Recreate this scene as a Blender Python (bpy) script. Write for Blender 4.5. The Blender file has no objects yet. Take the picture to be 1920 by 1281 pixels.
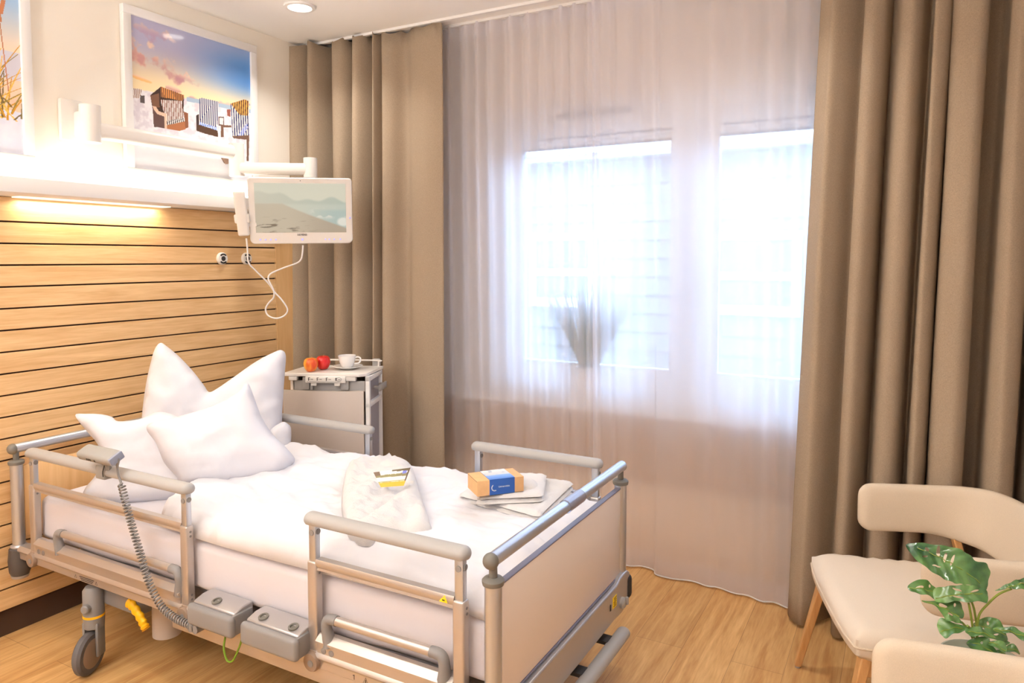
import bpy, bmesh, math, random
import numpy as np
from mathutils import Vector, Matrix, noise
from mathutils.geometry import delaunay_2d_cdt
random.seed(7)
S = bpy.context.scene
COL = S.collection

# ------------------------------------------------------------------ camera
CAMH = 1.55
FPX, CX, PY = 1347.35, 960.0, 556.0
cam = bpy.data.objects.new('camera', bpy.data.cameras.new('camera'))
COL.objects.link(cam)
PITCH, YAW = math.atan2(71.0, FPX), math.atan2(740.0, math.hypot(FPX, 71.0))
cam.location = (0, 0, CAMH)
cam.rotation_euler = (math.pi/2 - PITCH, 0, YAW)
cam.data.sensor_width = 36.0
cam.data.lens = FPX/1920*36.0
cam.data.shift_y = -(640.5-PY)/1920
cam.data.clip_start = 0.05
S.camera = cam
_R = Matrix.Rotation(YAW, 3, 'Z') @ Matrix.Rotation(math.pi/2-PITCH, 3, 'X')

def ray(px, py):
    return _R @ Vector((px-CX, -(py-PY), -FPX))
def at(px, py, ax, val):
    """point of a survey line of sight on the world plane axis=val"""
    d = ray(px, py); o = Vector((0, 0, CAMH))
    return o + d*((val-o[ax])/d[ax])
def atp(px, py, p0, n):
    d = ray(px, py); o = Vector((0, 0, CAMH)); p0 = Vector(p0); n = Vector(n)
    return o + d*((p0-o).dot(n)/d.dot(n))

# ------------------------------------------------------------------ world, exposure
S.view_settings.view_transform = 'Standard'
S.view_settings.look = 'None'
S.view_settings.exposure = 0.27
S.view_settings.gamma = 1.0
W = bpy.data.worlds.new('sky'); S.world = W; W.use_nodes = True
bgn = W.node_tree.nodes['Background']
bgn.inputs[0].default_value = (0.42, 0.65, 1.0, 1)
bgn.inputs[1].default_value = 11.5
S.cycles.use_denoising = True
S.cycles.max_bounces = 9
S.cycles.diffuse_bounces = 5
S.cycles.transparent_max_bounces = 24
S.cycles.sample_clamp_indirect = 6.0

WARM = (1.0, 0.955, 0.90)
LIGHTS = dict(down=4.2, up=4.2, reading=2.4, room=1.5, fill_torch=118.0)

# ------------------------------------------------------------------ helpers
def srgb(r, g, b):
    f = lambda c: (c/255/12.92) if c/255 <= 0.04045 else ((c/255+0.055)/1.055)**2.4
    return (f(r), f(g), f(b), 1)

def mat(name, col, rough=0.6, metal=0.0, noise_s=0, noise_a=0.0, bump=0.0, bump_s=200, coat=0, emit=None, es=0, trans=0, ior=1.45, aniso=None, sheen=0):
    m = bpy.data.materials.new(name); m.use_nodes = True
    nt = m.node_tree; b = nt.nodes['Principled BSDF']
    b.inputs['Base Color'].default_value = col
    b.inputs['Roughness'].default_value = rough
    b.inputs['Metallic'].default_value = metal
    b.inputs['Coat Weight'].default_value = coat
    b.inputs['Transmission Weight'].default_value = trans
    b.inputs['IOR'].default_value = ior
    b.inputs['Sheen Weight'].default_value = sheen
    if emit: b.inputs['Emission Color'].default_value = emit; b.inputs['Emission Strength'].default_value = es
    if noise_a or bump:
        tc = nt.nodes.new('ShaderNodeTexCoord')
        mp = nt.nodes.new('ShaderNodeMapping'); nt.links.new(tc.outputs['Object'], mp.inputs[0])
        if aniso: mp.inputs['Scale'].default_value = aniso
        if noise_a:
            n = nt.nodes.new('ShaderNodeTexNoise'); n.inputs['Scale'].default_value = noise_s; n.inputs['Detail'].default_value = 6
            nt.links.new(mp.outputs[0], n.inputs[0])
            r = nt.nodes.new('ShaderNodeValToRGB')
            r.color_ramp.elements[0].position = 0.3; r.color_ramp.elements[1].position = 0.7
            r.color_ramp.elements[0].color = tuple(c*(1-noise_a) for c in col[:3])+(1,)
            r.color_ramp.elements[1].color = tuple(min(1, c*(1+noise_a)) for c in col[:3])+(1,)
            nt.links.new(n.outputs[0], r.inputs[0]); nt.links.new(r.outputs[0], b.inputs['Base Color'])
        if bump:
            n2 = nt.nodes.new('ShaderNodeTexNoise'); n2.inputs['Scale'].default_value = bump_s; n2.inputs['Detail'].default_value = 3
            nt.links.new(mp.outputs[0], n2.inputs[0])
            bp = nt.nodes.new('ShaderNodeBump'); bp.inputs['Strength'].default_value = bump; bp.inputs['Distance'].default_value = 0.003
            nt.links.new(n2.outputs[0], bp.inputs['Height']); nt.links.new(bp.outputs[0], b.inputs['Normal'])
    return m

def weave_mat(name, col, scale=900, amt=0.12, rough=0.9, aniso=(1, 1, 0.25), bump=0.25):
    """fabric: threads as two stretched noises"""
    m = bpy.data.materials.new(name); m.use_nodes = True
    nt = m.node_tree; L = nt.links; b = nt.nodes['Principled BSDF']; b.inputs['Roughness'].default_value = rough
    b.inputs['Specular IOR Level'].default_value = 0.15
    tc = nt.nodes.new('ShaderNodeTexCoord'); outs = []
    for sc in (aniso, (aniso[2], aniso[2], aniso[0])):
        mp = nt.nodes.new('ShaderNodeMapping'); mp.inputs['Scale'].default_value = sc
        L.new(tc.outputs['Object'], mp.inputs[0])
        n = nt.nodes.new('ShaderNodeTexNoise'); n.inputs['Scale'].default_value = scale; n.inputs['Detail'].default_value = 2
        L.new(mp.outputs[0], n.inputs[0]); outs.append(n)
    ad = nt.nodes.new('ShaderNodeMath'); ad.operation = 'ADD'; L.new(outs[0].outputs[0], ad.inputs[0]); L.new(outs[1].outputs[0], ad.inputs[1])
    r = nt.nodes.new('ShaderNodeMapRange'); r.inputs[1].default_value = 0.7; r.inputs[2].default_value = 1.3
    L.new(ad.outputs[0], r.inputs[0])
    mx = nt.nodes.new('ShaderNodeMix'); mx.data_type = 'RGBA'
    mx.inputs[6].default_value = tuple(c*(1-amt) for c in col[:3])+(1,)
    mx.inputs[7].default_value = tuple(min(1, c*(1+amt)) for c in col[:3])+(1,)
    L.new(r.outputs[0], mx.inputs[0]); L.new(mx.outputs[2], b.inputs['Base Color'])
    bp = nt.nodes.new('ShaderNodeBump'); bp.inputs['Strength'].default_value = bump; bp.inputs['Distance'].default_value = 0.002
    L.new(ad.outputs[0], bp.inputs['Height']); L.new(bp.outputs[0], b.inputs['Normal'])
    return m

def wood_mat(name, c1, c2, stretch, scale=6.0, rough=0.45, planks=None):
    m = bpy.data.materials.new(name); m.use_nodes = True
    nt = m.node_tree; L = nt.links; b = nt.nodes['Principled BSDF']; b.inputs['Roughness'].default_value = rough
    tc = nt.nodes.new('ShaderNodeTexCoord'); mp = nt.nodes.new('ShaderNodeMapping'); mp.inputs['Scale'].default_value = stretch
    L.new(tc.outputs['Object'], mp.inputs[0])
    n = nt.nodes.new('ShaderNodeTexNoise'); n.inputs['Scale'].default_value = scale; n.inputs['Detail'].default_value = 8; n.inputs['Distortion'].default_value = 1.2
    L.new(mp.outputs[0], n.inputs[0])
    n3 = nt.nodes.new('ShaderNodeTexNoise'); n3.inputs['Scale'].default_value = scale*7; n3.inputs['Detail'].default_value = 4
    L.new(mp.outputs[0], n3.inputs[0])
    av = nt.nodes.new('ShaderNodeMix'); av.data_type = 'FLOAT'; av.inputs[0].default_value = 0.3
    L.new(n.outputs[0], av.inputs[2]); L.new(n3.outputs[0], av.inputs[3])
    r = nt.nodes.new('ShaderNodeValToRGB'); r.color_ramp.elements[0].position = 0.34; r.color_ramp.elements[1].position = 0.66
    r.color_ramp.elements[0].color = c1; r.color_ramp.elements[1].color = c2
    L.new(av.outputs[0], r.inputs[0]); out = r.outputs[0]
    if planks:
        mp2 = nt.nodes.new('ShaderNodeMapping'); mp2.inputs['Rotation'].default_value = (0, 0, math.pi/2); L.new(tc.outputs['Object'], mp2.inputs[0])
        br = nt.nodes.new('ShaderNodeTexBrick'); br.inputs['Scale'].default_value = 1.0
        br.inputs['Brick Width'].default_value = planks[0]; br.inputs['Row Height'].default_value = planks[1]
        br.inputs['Mortar Size'].default_value = 0.0012; br.inputs['Mortar Smooth'].default_value = 0.3
        br.offset = 0.37
        br.inputs['Color1'].default_value = (0.86, 0.84, 0.82, 1); br.inputs['Color2'].default_value = (1, 1, 1, 1); br.inputs['Mortar'].default_value = (0.55, 0.5, 0.45, 1)
        L.new(mp2.outputs[0], br.inputs[0])
        mu = nt.nodes.new('ShaderNodeMix'); mu.data_type = 'RGBA'; mu.blend_type = 'MULTIPLY'; mu.inputs[0].default_value = 1
        L.new(out, mu.inputs[6]); L.new(br.outputs[0], mu.inputs[7]); out = mu.outputs[2]
    L.new(out, b.inputs['Base Color'])
    bp = nt.nodes.new('ShaderNodeBump'); bp.inputs['Strength'].default_value = 0.08; bp.inputs['Distance'].default_value = 0.002
    L.new(n3.outputs[0], bp.inputs['Height']); L.new(bp.outputs[0], b.inputs['Normal'])
    return m

class G:
    """collects shapes, all in world metres, for ONE mesh object"""
    def __init__(s): s.v = []; s.f = []; s.mi = []
    def add(s, vs, fs, mi=0):
        o = len(s.v); s.v += [tuple(v) for v in vs]
        for f in fs: s.f.append(tuple(i+o for i in f)); s.mi.append(mi)
        return s
    def bm(s, b, mi=0, M=None):
        if M is not None: bmesh.ops.transform(b, matrix=M, verts=b.verts)
        b.verts.index_update()
        s.add([v.co[:] for v in b.verts], [[v.index for v in f.verts] for f in b.faces], mi); b.free(); return s
    def box(s, c, d, bev=0.0, seg=2, mi=0, M=None, rot=None):
        b = bmesh.new(); bmesh.ops.create_cube(b, size=1)
        bmesh.ops.scale(b, vec=d, verts=b.verts)
        if bev > 0: bmesh.ops.bevel(b, geom=b.edges[:], offset=min(bev, min(d)*0.49), segments=seg, profile=0.5, affect='EDGES')
        T = Matrix.Translation(c)
        if rot: T = T @ Matrix.Rotation(rot[1], 4, rot[0])
        return s.bm(b, mi, (M @ T) if M else T)
    def span(s, a, b_, bev=0.0, mi=0, seg=2, M=None):
        c = [(a[i]+b_[i])/2 for i in range(3)]; d = [abs(a[i]-b_[i]) for i in range(3)]
        return s.box(c, d, bev, seg, mi, M)
    def tube(s, pts, r, n=14, mi=0, caps=True, sx=1.0, up=None, closed=False):
        pts = [Vector(p) for p in pts]; rr = r if isinstance(r, (list, tuple)) else [r]*len(pts)
        rings = []; prev = None
        for i, p in enumerate(pts):
            a = pts[(i-1) % len(pts)] if (i > 0 or closed) else p
            c = pts[(i+1) % len(pts)] if (i < len(pts)-1 or closed) else p
            t = (c-a)
            if t.length < 1e-9: t = Vector((0, 0, 1))
            t.normalize()
            if prev is None:
                u = Vector(up) if up else (Vector((0, 0, 1)) if abs(t.z) < 0.9 else Vector((1, 0, 0)))
            else: u = prev
            u = (u - t*u.dot(t)); u.normalize(); prev = u
            w = t.cross(u)
            rings.append([p + (w*math.cos(2*math.pi*k/n)*sx + u*math.sin(2*math.pi*k/n))*rr[i] for k in range(n)])
        vs = [v for r_ in rings for v in r_]; fs = []
        m = len(rings)
        for i in range(m if closed else m-1):
            for k in range(n):
                j = (i+1) % m
                fs.append((i*n+k, i*n+(k+1) % n, j*n+(k+1) % n, j*n+k))
        if caps and not closed:
            fs.append(tuple(range(n-1, -1, -1))); fs.append(tuple((m-1)*n+k for k in range(n)))
        return s.add(vs, fs, mi)
    def capsule(s, a, b_, r, n=16, mi=0, sx=1.0, up=None):
        a = Vector(a); b_ = Vector(b_); t = (b_-a).normalized(); pts = []; rr = []
        for k in range(6):
            an = math.pi/2*k/5; pts.append(a + t*r*(1-math.sin(an))); rr.append(max(r*math.sin(an)**0.6 if k else 0.0005, 0.0005))
        pts = []; rr = []
        for k in range(6):
            an = math.pi/2*k/5; pts.append(a + t*r*(1-math.cos(an))); rr.append(max(r*math.sin(an), 0.0004))
        for k in range(5, -1, -1):
            an = math.pi/2*k/5; pts.append(b_ - t*r*(1-math.cos(an))); rr.append(max(r*math.sin(an), 0.0004))
        return s.tube(pts, rr, n, mi, True, sx, up)
    def ball(s, c, r, mi=0, sc=(1, 1, 1)):
        b = bmesh.new(); bmesh.ops.create_uvsphere(b, u_segments=20, v_segments=12, radius=r)
        return s.bm(b, mi, Matrix.Translation(c) @ Matrix.Diagonal((*sc, 1)))
    def lathe(s, c, prof, n=32, mi=0, M=None):
        vs = []; fs = []
        for r, z in prof:
            for k in range(n):
                a = 2*math.pi*k/n; vs.append(Vector((c[0]+r*math.cos(a), c[1]+r*math.sin(a), c[2]+z)))
        for i in range(len(prof)-1):
            for k in range(n): fs.append((i*n+k, i*n+(k+1) % n, (i+1)*n+(k+1) % n, (i+1)*n+k))
        if prof[0][0] > 1e-6: fs.append(tuple(range(n-1, -1, -1)))
        if prof[-1][0] > 1e-6: fs.append(tuple((len(prof)-1)*n+k for k in range(n)))
        if M: vs = [M @ v for v in vs]
        return s.add(vs, fs, mi)
    def prism(s, poly, off, mi=0):
        """poly: 3-D outline, off: extrusion vector"""
        n = len(poly); off = Vector(off); a = [Vector(p) for p in poly]; b_ = [p+off for p in a]
        fs = [tuple(range(n-1, -1, -1)), tuple(range(n, 2*n))]+[(i, (i+1) % n, n+(i+1) % n, n+i) for i in range(n)]
        return s.add(a+b_, fs, mi)

def wmat(o):
    M = Matrix.Identity(4)
    while o:
        M = (Matrix.Translation(o.location) @ o.rotation_euler.to_matrix().to_4x4()) @ M; o = o.parent
    return M
SPLIT = {'marking', 'button', 'collar', 'lip', 'rail_bracket', 'vent', 'bracket', 'bumper', 'castors', 'clip', 'bolt', 'side_recess', 'touch_icons', 'gasket', 'symbol', 'sticker_print', 'ring_button'}
RENAME = {'castors': 'castor', 'touch_icons': 'touch_icon'}
def islands(g):
    par = list(range(len(g.v)))
    def find(i):
        while par[i] != i: par[i] = par[par[i]]; i = par[i]
        return i
    for f in g.f:
        for k in f[1:]:
            a, b_ = find(f[0]), find(k)
            if a != b_: par[a] = b_
    out = {}
    for f in g.f: out.setdefault(find(f[0]), []).append(f)
    res = []
    for fs in out.values():
        ids = sorted({i for f in fs for i in f}); mp = {i: k for k, i in enumerate(ids)}; h = G(); h.add([g.v[i] for i in ids], [tuple(mp[i] for i in f) for f in fs]); res.append(h)
    return res
def obj(name, g, m, parent=None, smooth=True, ang=38, origin=None):
    if name in SPLIT and parent:
        isl = islands(g); nm = RENAME.get(name, name)
        if name == 'castors':
            isl = [h for h in isl]
        for h in isl: o = obj_one(nm, h, m, parent, smooth, ang, origin)
        return o
    return obj_one(name, g, m, parent, smooth, ang, origin)
def obj_one(name, g, m, parent=None, smooth=True, ang=38, origin=None):
    me = bpy.data.meshes.new(name)
    o = bpy.data.objects.new(name, me); COL.objects.link(o)
    if parent:
        o.parent = parent; I = wmat(parent).inverted(); vs = [I @ Vector(v) for v in g.v]
    else:
        if origin is None:
            A = np.array([tuple(v) for v in g.v]); origin = Vector(((A[:, 0].min()+A[:, 0].max())/2, (A[:, 1].min()+A[:, 1].max())/2, A[:, 2].min()))
        o.location = origin; vs = [Vector(v)-Vector(origin) for v in g.v]
    me.from_pydata([v[:] for v in vs], [], g.f); 
    for x in (m if isinstance(m, (list, tuple)) else [m]): me.materials.append(x)
    if any(g.mi): me.polygons.foreach_set('material_index', g.mi)
    b = bmesh.new(); b.from_mesh(me); bmesh.ops.recalc_face_normals(b, faces=b.faces); b.to_mesh(me); b.free()
    if smooth:
        me.polygons.foreach_set('use_smooth', [True]*len(me.polygons))
        me.set_sharp_from_angle(angle=math.radians(ang))
    me.update(); return o
def thing(name, label, cat, loc=(0, 0, 0), rz=0, group=None):
    o = bpy.data.objects.new(name, None); COL.objects.link(o); o.empty_display_size = 0.05
    o.location = loc; o.rotation_euler = (0, 0, rz); tag(o, label, cat, group); return o
def tag(o, label, cat, group=None):
    o['label'] = label; o['category'] = cat
    if group: o['group'] = group
    return o
def struct(name, g, m, **k):
    o = obj(name, g, m, **k); o['kind'] = 'structure'; return o

def inpoly(poly, X, Y):
    c = np.zeros(np.shape(X), bool); n = len(poly); j = n-1
    for i in range(n):
        xi, yi = poly[i]; xj, yj = poly[j]
        if yi != yj:
            c ^= ((yi > Y) != (yj > Y)) & (X < (xj-xi)*(Y-yi)/(yj-yi)+xi)
        j = i
    return c
def dist_poly(poly, X, Y):
    D = np.full(np.shape(X), 1e9); n = len(poly)
    for i in range(n):
        a = poly[i]; b_ = poly[(i+1) % n]; dx, dy = b_[0]-a[0], b_[1]-a[1]; L2 = dx*dx+dy*dy+1e-12
        t = np.clip(((X-a[0])*dx+(Y-a[1])*dy)/L2, 0, 1)
        D = np.minimum(D, np.hypot(X-a[0]-t*dx, Y-a[1]-t*dy))
    return D
def smooth_loop(pts, n=6):
    """closed Catmull-Rom through 2-D points"""
    out = []; m = len(pts)
    for i in range(m):
        p0, p1, p2, p3 = (Vector(pts[(i+k-1) % m]) for k in range(4))
        for k in range(n):
            t = k/n; out.append(0.5*((2*p1)+(p2-p0)*t+(2*p0-5*p1+4*p2-p3)*t*t+(3*p1-p0-3*p2+p3)*t**3))
    return out
def smooth_line(pts, n=8):
    out = []; m = len(pts)
    P = [Vector(p) for p in pts]
    for i in range(m-1):
        p0, p1, p2, p3 = P[max(i-1, 0)], P[i], P[i+1], P[min(i+2, m-1)]
        for k in range(n):
            t = k/n; out.append(0.5*((2*p1)+(p2-p0)*t+(2*p0-5*p1+4*p2-p3)*t*t+(3*p1-p0-3*p2+p3)*t**3))
    out.append(P[-1]); return out
def fill2d(poly, step, holes=()):
    """triangulate the inside of a 2-D polygon with interior points"""
    poly = [tuple(p) for p in poly]
    xs = [p[0] for p in poly]; ys = [p[1] for p in poly]
    gx, gy = np.meshgrid(np.arange(min(xs)+step/2, max(xs), step), np.arange(min(ys)+step/2, max(ys), step*0.87))
    gx[1::2] += step/2
    ok = inpoly(poly, gx, gy) & (dist_poly(poly, gx, gy) > step*0.45)
    for h in holes: ok &= ~inpoly(h, gx, gy) & (dist_poly(h, gx, gy) > step*0.3)
    pts = [Vector(p) for p in poly]; ed = [(i, (i+1) % len(poly)) for i in range(len(poly))]
    for h in holes:
        o = len(pts); pts += [Vector(p) for p in h]; ed += [(o+i, o+(i+1) % len(h)) for i in range(len(h))]
    pts += [Vector((x, y)) for x, y in zip(gx[ok], gy[ok])]
    r = delaunay_2d_cdt(pts, ed, [], 0, 1e-7)
    V = np.array([v[:] for v in r[0]]); F = np.array([f for f in r[2] if len(f) == 3])
    c = V[F].mean(axis=1); k = inpoly(poly, c[:, 0], c[:, 1])
    for h in holes: k &= ~inpoly(h, c[:, 0], c[:, 1])
    return V, F[k]
def inflate(g, poly, origin, U, Vv, N, T, R, step=0.02, back=1.0, wr=0.004, ws=9, fn=None, mi=0, pw=0.5):
    """a soft cushion body: outline in (U,V) metres round origin, thickness along N"""
    V, F = fill2d(poly, step); D = dist_poly(poly, V[:, 0], V[:, 1]); q = np.clip(D/R, 0, 1)
    h = (1-(1-q)**2)**pw
    fr = []; bk = []
    for i, (x, y) in enumerate(V):
        p = origin+U*x+Vv*y
        zz = 3.1*T*100; w = noise.fractal(Vector((x*ws, y*ws, zz)), 0.7, 2.1, 4)*wr
        rg = 1-abs(noise.noise(Vector((x*ws*.9+noise.noise(Vector((y*3, x*3, zz)))*1.2, y*ws*2.2, zz+5)))*2.2)
        w += wr*.75*max(0, rg)**4
        w *= min(1, D[i]/0.02)
        e = fn(x, y, q[i]) if fn else 0
        fr.append(p+N*(T*h[i]+w+e)); bk.append(p-N*(T*back*h[i]-w*0.3 if D[i] > 1e-6 else 0) if D[i] > 1e-6 else p+N*(T*h[i]+w+e))
    n = len(fr)
    g.add(fr+bk, [tuple(f) for f in F]+[(f[0]+n, f[2]+n, f[1]+n) for f in F], mi)
    return g
def weld(o, d=0.0005):
    b = bmesh.new(); b.from_mesh(o.data); bmesh.ops.remove_doubles(b, verts=b.verts, dist=d); bmesh.ops.recalc_face_normals(b, faces=b.faces); b.to_mesh(o.data); b.free(); return o

def canvas_mat(name, es=0.0, rough=0.25, coat=0.0):
    m = bpy.data.materials.new(name); m.use_nodes = True; nt = m.node_tree; b = nt.nodes['Principled BSDF']
    a = nt.nodes.new('ShaderNodeVertexColor'); a.layer_name = 'paint'
    nt.links.new(a.outputs[0], b.inputs['Base Color']); b.inputs['Roughness'].default_value = rough; b.inputs['Coat Weight'].default_value = coat
    if es: nt.links.new(a.outputs[0], b.inputs['Emission Color']); b.inputs['Emission Strength'].default_value = es
    return m
def canvas(name, P, U, V, nx, ny, fn, m, parent=None, thick=None):
    """a printed picture: grid of coloured vertices; fn(u,v)->(r,g,b) 0..255 arrays"""
    us = np.linspace(0, 1, nx); vs = np.linspace(0, 1, ny); A, B = np.meshgrid(us, vs)
    rgb = fn(A, B); rgb = [np.broadcast_to(c, A.shape)/255 for c in rgb]
    lin = [np.where(c <= .04045, c/12.92, ((np.clip(c, 0, 1)+.055)/1.055)**2.4) for c in rgb]
    P = Vector(P); U = Vector(U); V = Vector(V); I = wmat(parent).inverted() if parent else Matrix.Identity(4)
    co = np.array(P)[None, None]+A[..., None]*np.array(U)+B[..., None]*np.array(V)
    co = co.reshape(-1, 3); Im = np.array(I); co = co@Im[:3, :3].T+Im[:3, 3]
    idx = np.arange(nx*ny).reshape(ny, nx); f = np.stack([idx[:-1, :-1], idx[:-1, 1:], idx[1:, 1:], idx[1:, :-1]], -1).reshape(-1, 4)
    me = bpy.data.meshes.new(name); me.from_pydata(co.tolist(), [], f.tolist())
    ca = me.color_attributes.new('paint', 'FLOAT_COLOR', 'POINT')
    ca.data.foreach_set('color', np.stack([*[c.ravel() for c in lin], np.ones(nx*ny)], -1).ravel().astype(np.float32))
    me.materials.append(m); o = bpy.data.objects.new(name, me); COL.objects.link(o)
    if parent: o.parent = parent
    return o
def text_obj(name, s, size, P, X, Y, m, parent, ext=0.0004, align='CENTER'):
    c = bpy.data.curves.new(name, 'FONT'); c.body = s; c.size = size; c.extrude = ext; c.align_x = align; c.align_y = 'CENTER'
    t = bpy.data.objects.new(name, c); COL.objects.link(t)
    dg = bpy.context.evaluated_depsgraph_get(); me = bpy.data.meshes.new_from_object(t.evaluated_get(dg)); bpy.data.objects.remove(t)
    X = Vector(X).normalized(); Y = Vector(Y).normalized(); Z = X.cross(Y)
    M = Matrix.Translation(P) @ Matrix((X, Y, Z)).transposed().to_4x4()
    if parent: M = wmat(parent).inverted() @ M
    me.transform(M); me.materials.clear(); me.materials.append(m); me.name = name
    o = bpy.data.objects.new(name, me); COL.objects.link(o)
    if parent: o.parent = parent
    return o
def light(name, kind, loc, power, col, size=0.1, size_y=None, rot=(0, 0, 0), parent=None, spread=None, spot=None, blend=0.5):
    d = bpy.data.lights.new(name, kind); d.energy = power; d.color = col
    if kind == 'AREA':
        d.shape = 'RECTANGLE' if size_y else 'DISK'; d.size = size
        if size_y: d.size_y = size_y
        if spread: d.spread = spread
    else: d.shadow_soft_size = size
    if kind == 'SPOT': d.spot_size = spot; d.spot_blend = blend
    o = bpy.data.objects.new(name, d); COL.objects.link(o); o.rotation_euler = rot
    if parent: o.parent = parent; o.location = wmat(parent).inverted() @ Vector(loc)
    else: o.location = loc
    return o

# ------------------------------------------------------------------ materials
M_wall = mat('cream wall paint', srgb(248, 241, 228), 0.8, bump=0.1, bump_s=120)
M_wallb = mat('beige wall paint', srgb(226, 212, 196), 0.85, bump=0.1, bump_s=120)
M_ceil = mat('ceiling white', srgb(252, 250, 246), 0.9)
M_white = mat('white plastic', srgb(236, 232, 226), 0.35)
M_whiteg = mat('white lacquer', srgb(240, 238, 236), 0.3)
M_frame = mat('window frame white', srgb(240, 240, 242), 0.35)
M_floor = wood_mat('oak plank floor', srgb(190, 140, 82), srgb(226, 184, 124), (7, 0.6, 1), 3.0, 0.42, (1.25, 0.19))
M_panel = wood_mat('oak slat panelling', srgb(214, 170, 116), srgb(240, 204, 152), (1, 0.5, 9), 3.0, 0.45)
M_panelp = wood_mat('plain oak panel', srgb(222, 178, 122), srgb(236, 196, 142), (1, 6, 0.5), 3.0, 0.45)
M_groove = mat('dark groove', srgb(62, 40, 26), 0.9)
M_curt = weave_mat('taupe curtain fabric', srgb(160, 142, 121), 700, 0.16, 0.95)
M_alu = mat('brushed aluminium', srgb(196, 200, 208), 0.34, 0.8)
M_alum = mat('champagne anodised aluminium', srgb(192, 184, 178), 0.34, 0.65)
M_silver = mat('silver lacquer', srgb(178, 175, 176), 0.33, 0.5)
M_grey = mat('warm grey plastic', srgb(166, 163, 160), 0.5)
M_dgrey = mat('dark grey plastic', srgb(110, 106, 98), 0.5)
M_mgrey = mat('mid grey plastic', srgb(130, 127, 126), 0.5)
M_taupe = mat('taupe plastic', srgb(138, 116, 98), 0.5)
M_black = mat('black rubber', srgb(48, 44, 44), 0.6)
M_laminate = mat('beige white laminate', srgb(232, 218, 206), 0.35)
M_sheet = mat('white cotton sheet', srgb(216, 212, 218), 0.9, bump=0.15, bump_s=60)
M_duvet = mat('white duvet cotton', srgb(220, 219, 224), 0.95, bump=0.2, bump_s=45)
M_pillow = mat('white pillow cotton', srgb(222, 222, 229), 0.95, bump=0.22, bump_s=26)
M_towel = mat('white terry towel', srgb(224, 221, 220), 1.0, bump=0.9, bump_s=420)
M_yellow = mat('yellow plastic', srgb(246, 186, 20), 0.4)
M_sticker = mat('yellow sticker', srgb(250, 216, 20), 0.5)
M_ink = mat('black ink', srgb(40, 36, 34), 0.6)
M_green = mat('green yellow cable', srgb(110, 140, 30), 0.5)
M_chair = weave_mat('oatmeal chair fabric', srgb(216, 200, 178), 1400, 0.10, 0.95, (1, 1, 0.6), 0.4)
M_chair2 = weave_mat('cream chair seat fabric', srgb(222, 208, 190), 1600, 0.06, 0.95, (1, 1, 0.6), 0.3)
M_leg = wood_mat('oiled oak leg', srgb(184, 134, 80), srgb(212, 164, 108), (6, 6, 0.6), 3.0, 0.4)
M_card = mat('kraft cardboard', srgb(216, 170, 120), 0.8, noise_s=40, noise_a=0.05)
M_blue = mat('printed blue sleeve', srgb(36, 84, 160), 0.45)
M_glasspot = mat('pale green grey glazed glass', srgb(196, 204, 190), 0.15, trans=0.35, coat=0.3)
M_china = mat('white porcelain', srgb(244, 242, 240), 0.15, coat=0.5)
M_stem = mat('leaf stalk', srgb(126, 140, 50), 0.5)
M_cord = mat('white cord', srgb(240, 236, 236), 0.45)
M_clear = mat('clear plastic sleeve', srgb(225, 225, 240), 0.1, trans=0.8)
M_chrome = mat('polished steel', srgb(200, 196, 192), 0.15, 1.0)

def two_tone_leaf():
    m = bpy.data.materials.new('monstera leaf'); m.use_nodes = True; nt = m.node_tree; b = nt.nodes['Principled BSDF']
    tc = nt.nodes.new('ShaderNodeTexCoord'); n = nt.nodes.new('ShaderNodeTexNoise'); n.inputs['Scale'].default_value = 14; n.inputs['Detail'].default_value = 5
    nt.links.new(tc.outputs['Object'], n.inputs[0])
    r = nt.nodes.new('ShaderNodeValToRGB'); r.color_ramp.elements[0].position = 0.35; r.color_ramp.elements[1].position = 0.72
    r.color_ramp.elements[0].color = srgb(22, 70, 28); r.color_ramp.elements[1].color = srgb(112, 152, 80)
    nt.links.new(n.outputs[0], r.inputs[0]); nt.links.new(r.outputs[0], b.inputs['Base Color']); b.inputs['Roughness'].default_value = 0.3
    b.inputs['Coat Weight'].default_value = 0.3
    return m
M_leaf = two_tone_leaf()

def sheer_mat():
    m = bpy.data.materials.new('sheer voile'); m.use_nodes = True; nt = m.node_tree; nt.nodes.clear(); L = nt.links
    out = nt.nodes.new('ShaderNodeOutputMaterial')
    tr = nt.nodes.new('ShaderNodeBsdfTransparent'); tr.inputs[0].default_value = (1, 1, 1, 1)
    di = nt.nodes.new('ShaderNodeBsdfDiffuse'); di.inputs[0].default_value = srgb(250, 248, 250)
    tl = nt.nodes.new('ShaderNodeBsdfTranslucent'); tl.inputs[0].default_value = srgb(250, 248, 252)
    a = nt.nodes.new('ShaderNodeMixShader'); a.inputs[0].default_value = 0.72; L.new(di.outputs[0], a.inputs[1]); L.new(tl.outputs[0], a.inputs[2])
    c = nt.nodes.new('ShaderNodeMixShader'); c.inputs[0].default_value = 0.78; L.new(tr.outputs[0], c.inputs[1]); L.new(a.outputs[0], c.inputs[2])
    L.new(c.outputs[0], out.inputs[0]); return m
M_sheer = sheer_mat()
def glass_mat():
    m = bpy.data.materials.new('window glass'); m.use_nodes = True; nt = m.node_tree; nt.nodes.clear(); L = nt.links
    out = nt.nodes.new('ShaderNodeOutputMaterial'); tr = nt.nodes.new('ShaderNodeBsdfTransparent'); gl = nt.nodes.new('ShaderNodeBsdfGlossy'); gl.inputs['Roughness'].default_value = 0.02
    fr = nt.nodes.new('ShaderNodeFresnel'); fr.inputs[0].default_value = 1.45
    c = nt.nodes.new('ShaderNodeMixShader'); L.new(fr.outputs[0], c.inputs[0]); L.new(tr.outputs[0], c.inputs[1]); L.new(gl.outputs[0], c.inputs[2]); L.new(c.outputs[0], out.inputs[0]); return m
M_glass = glass_mat()
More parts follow.
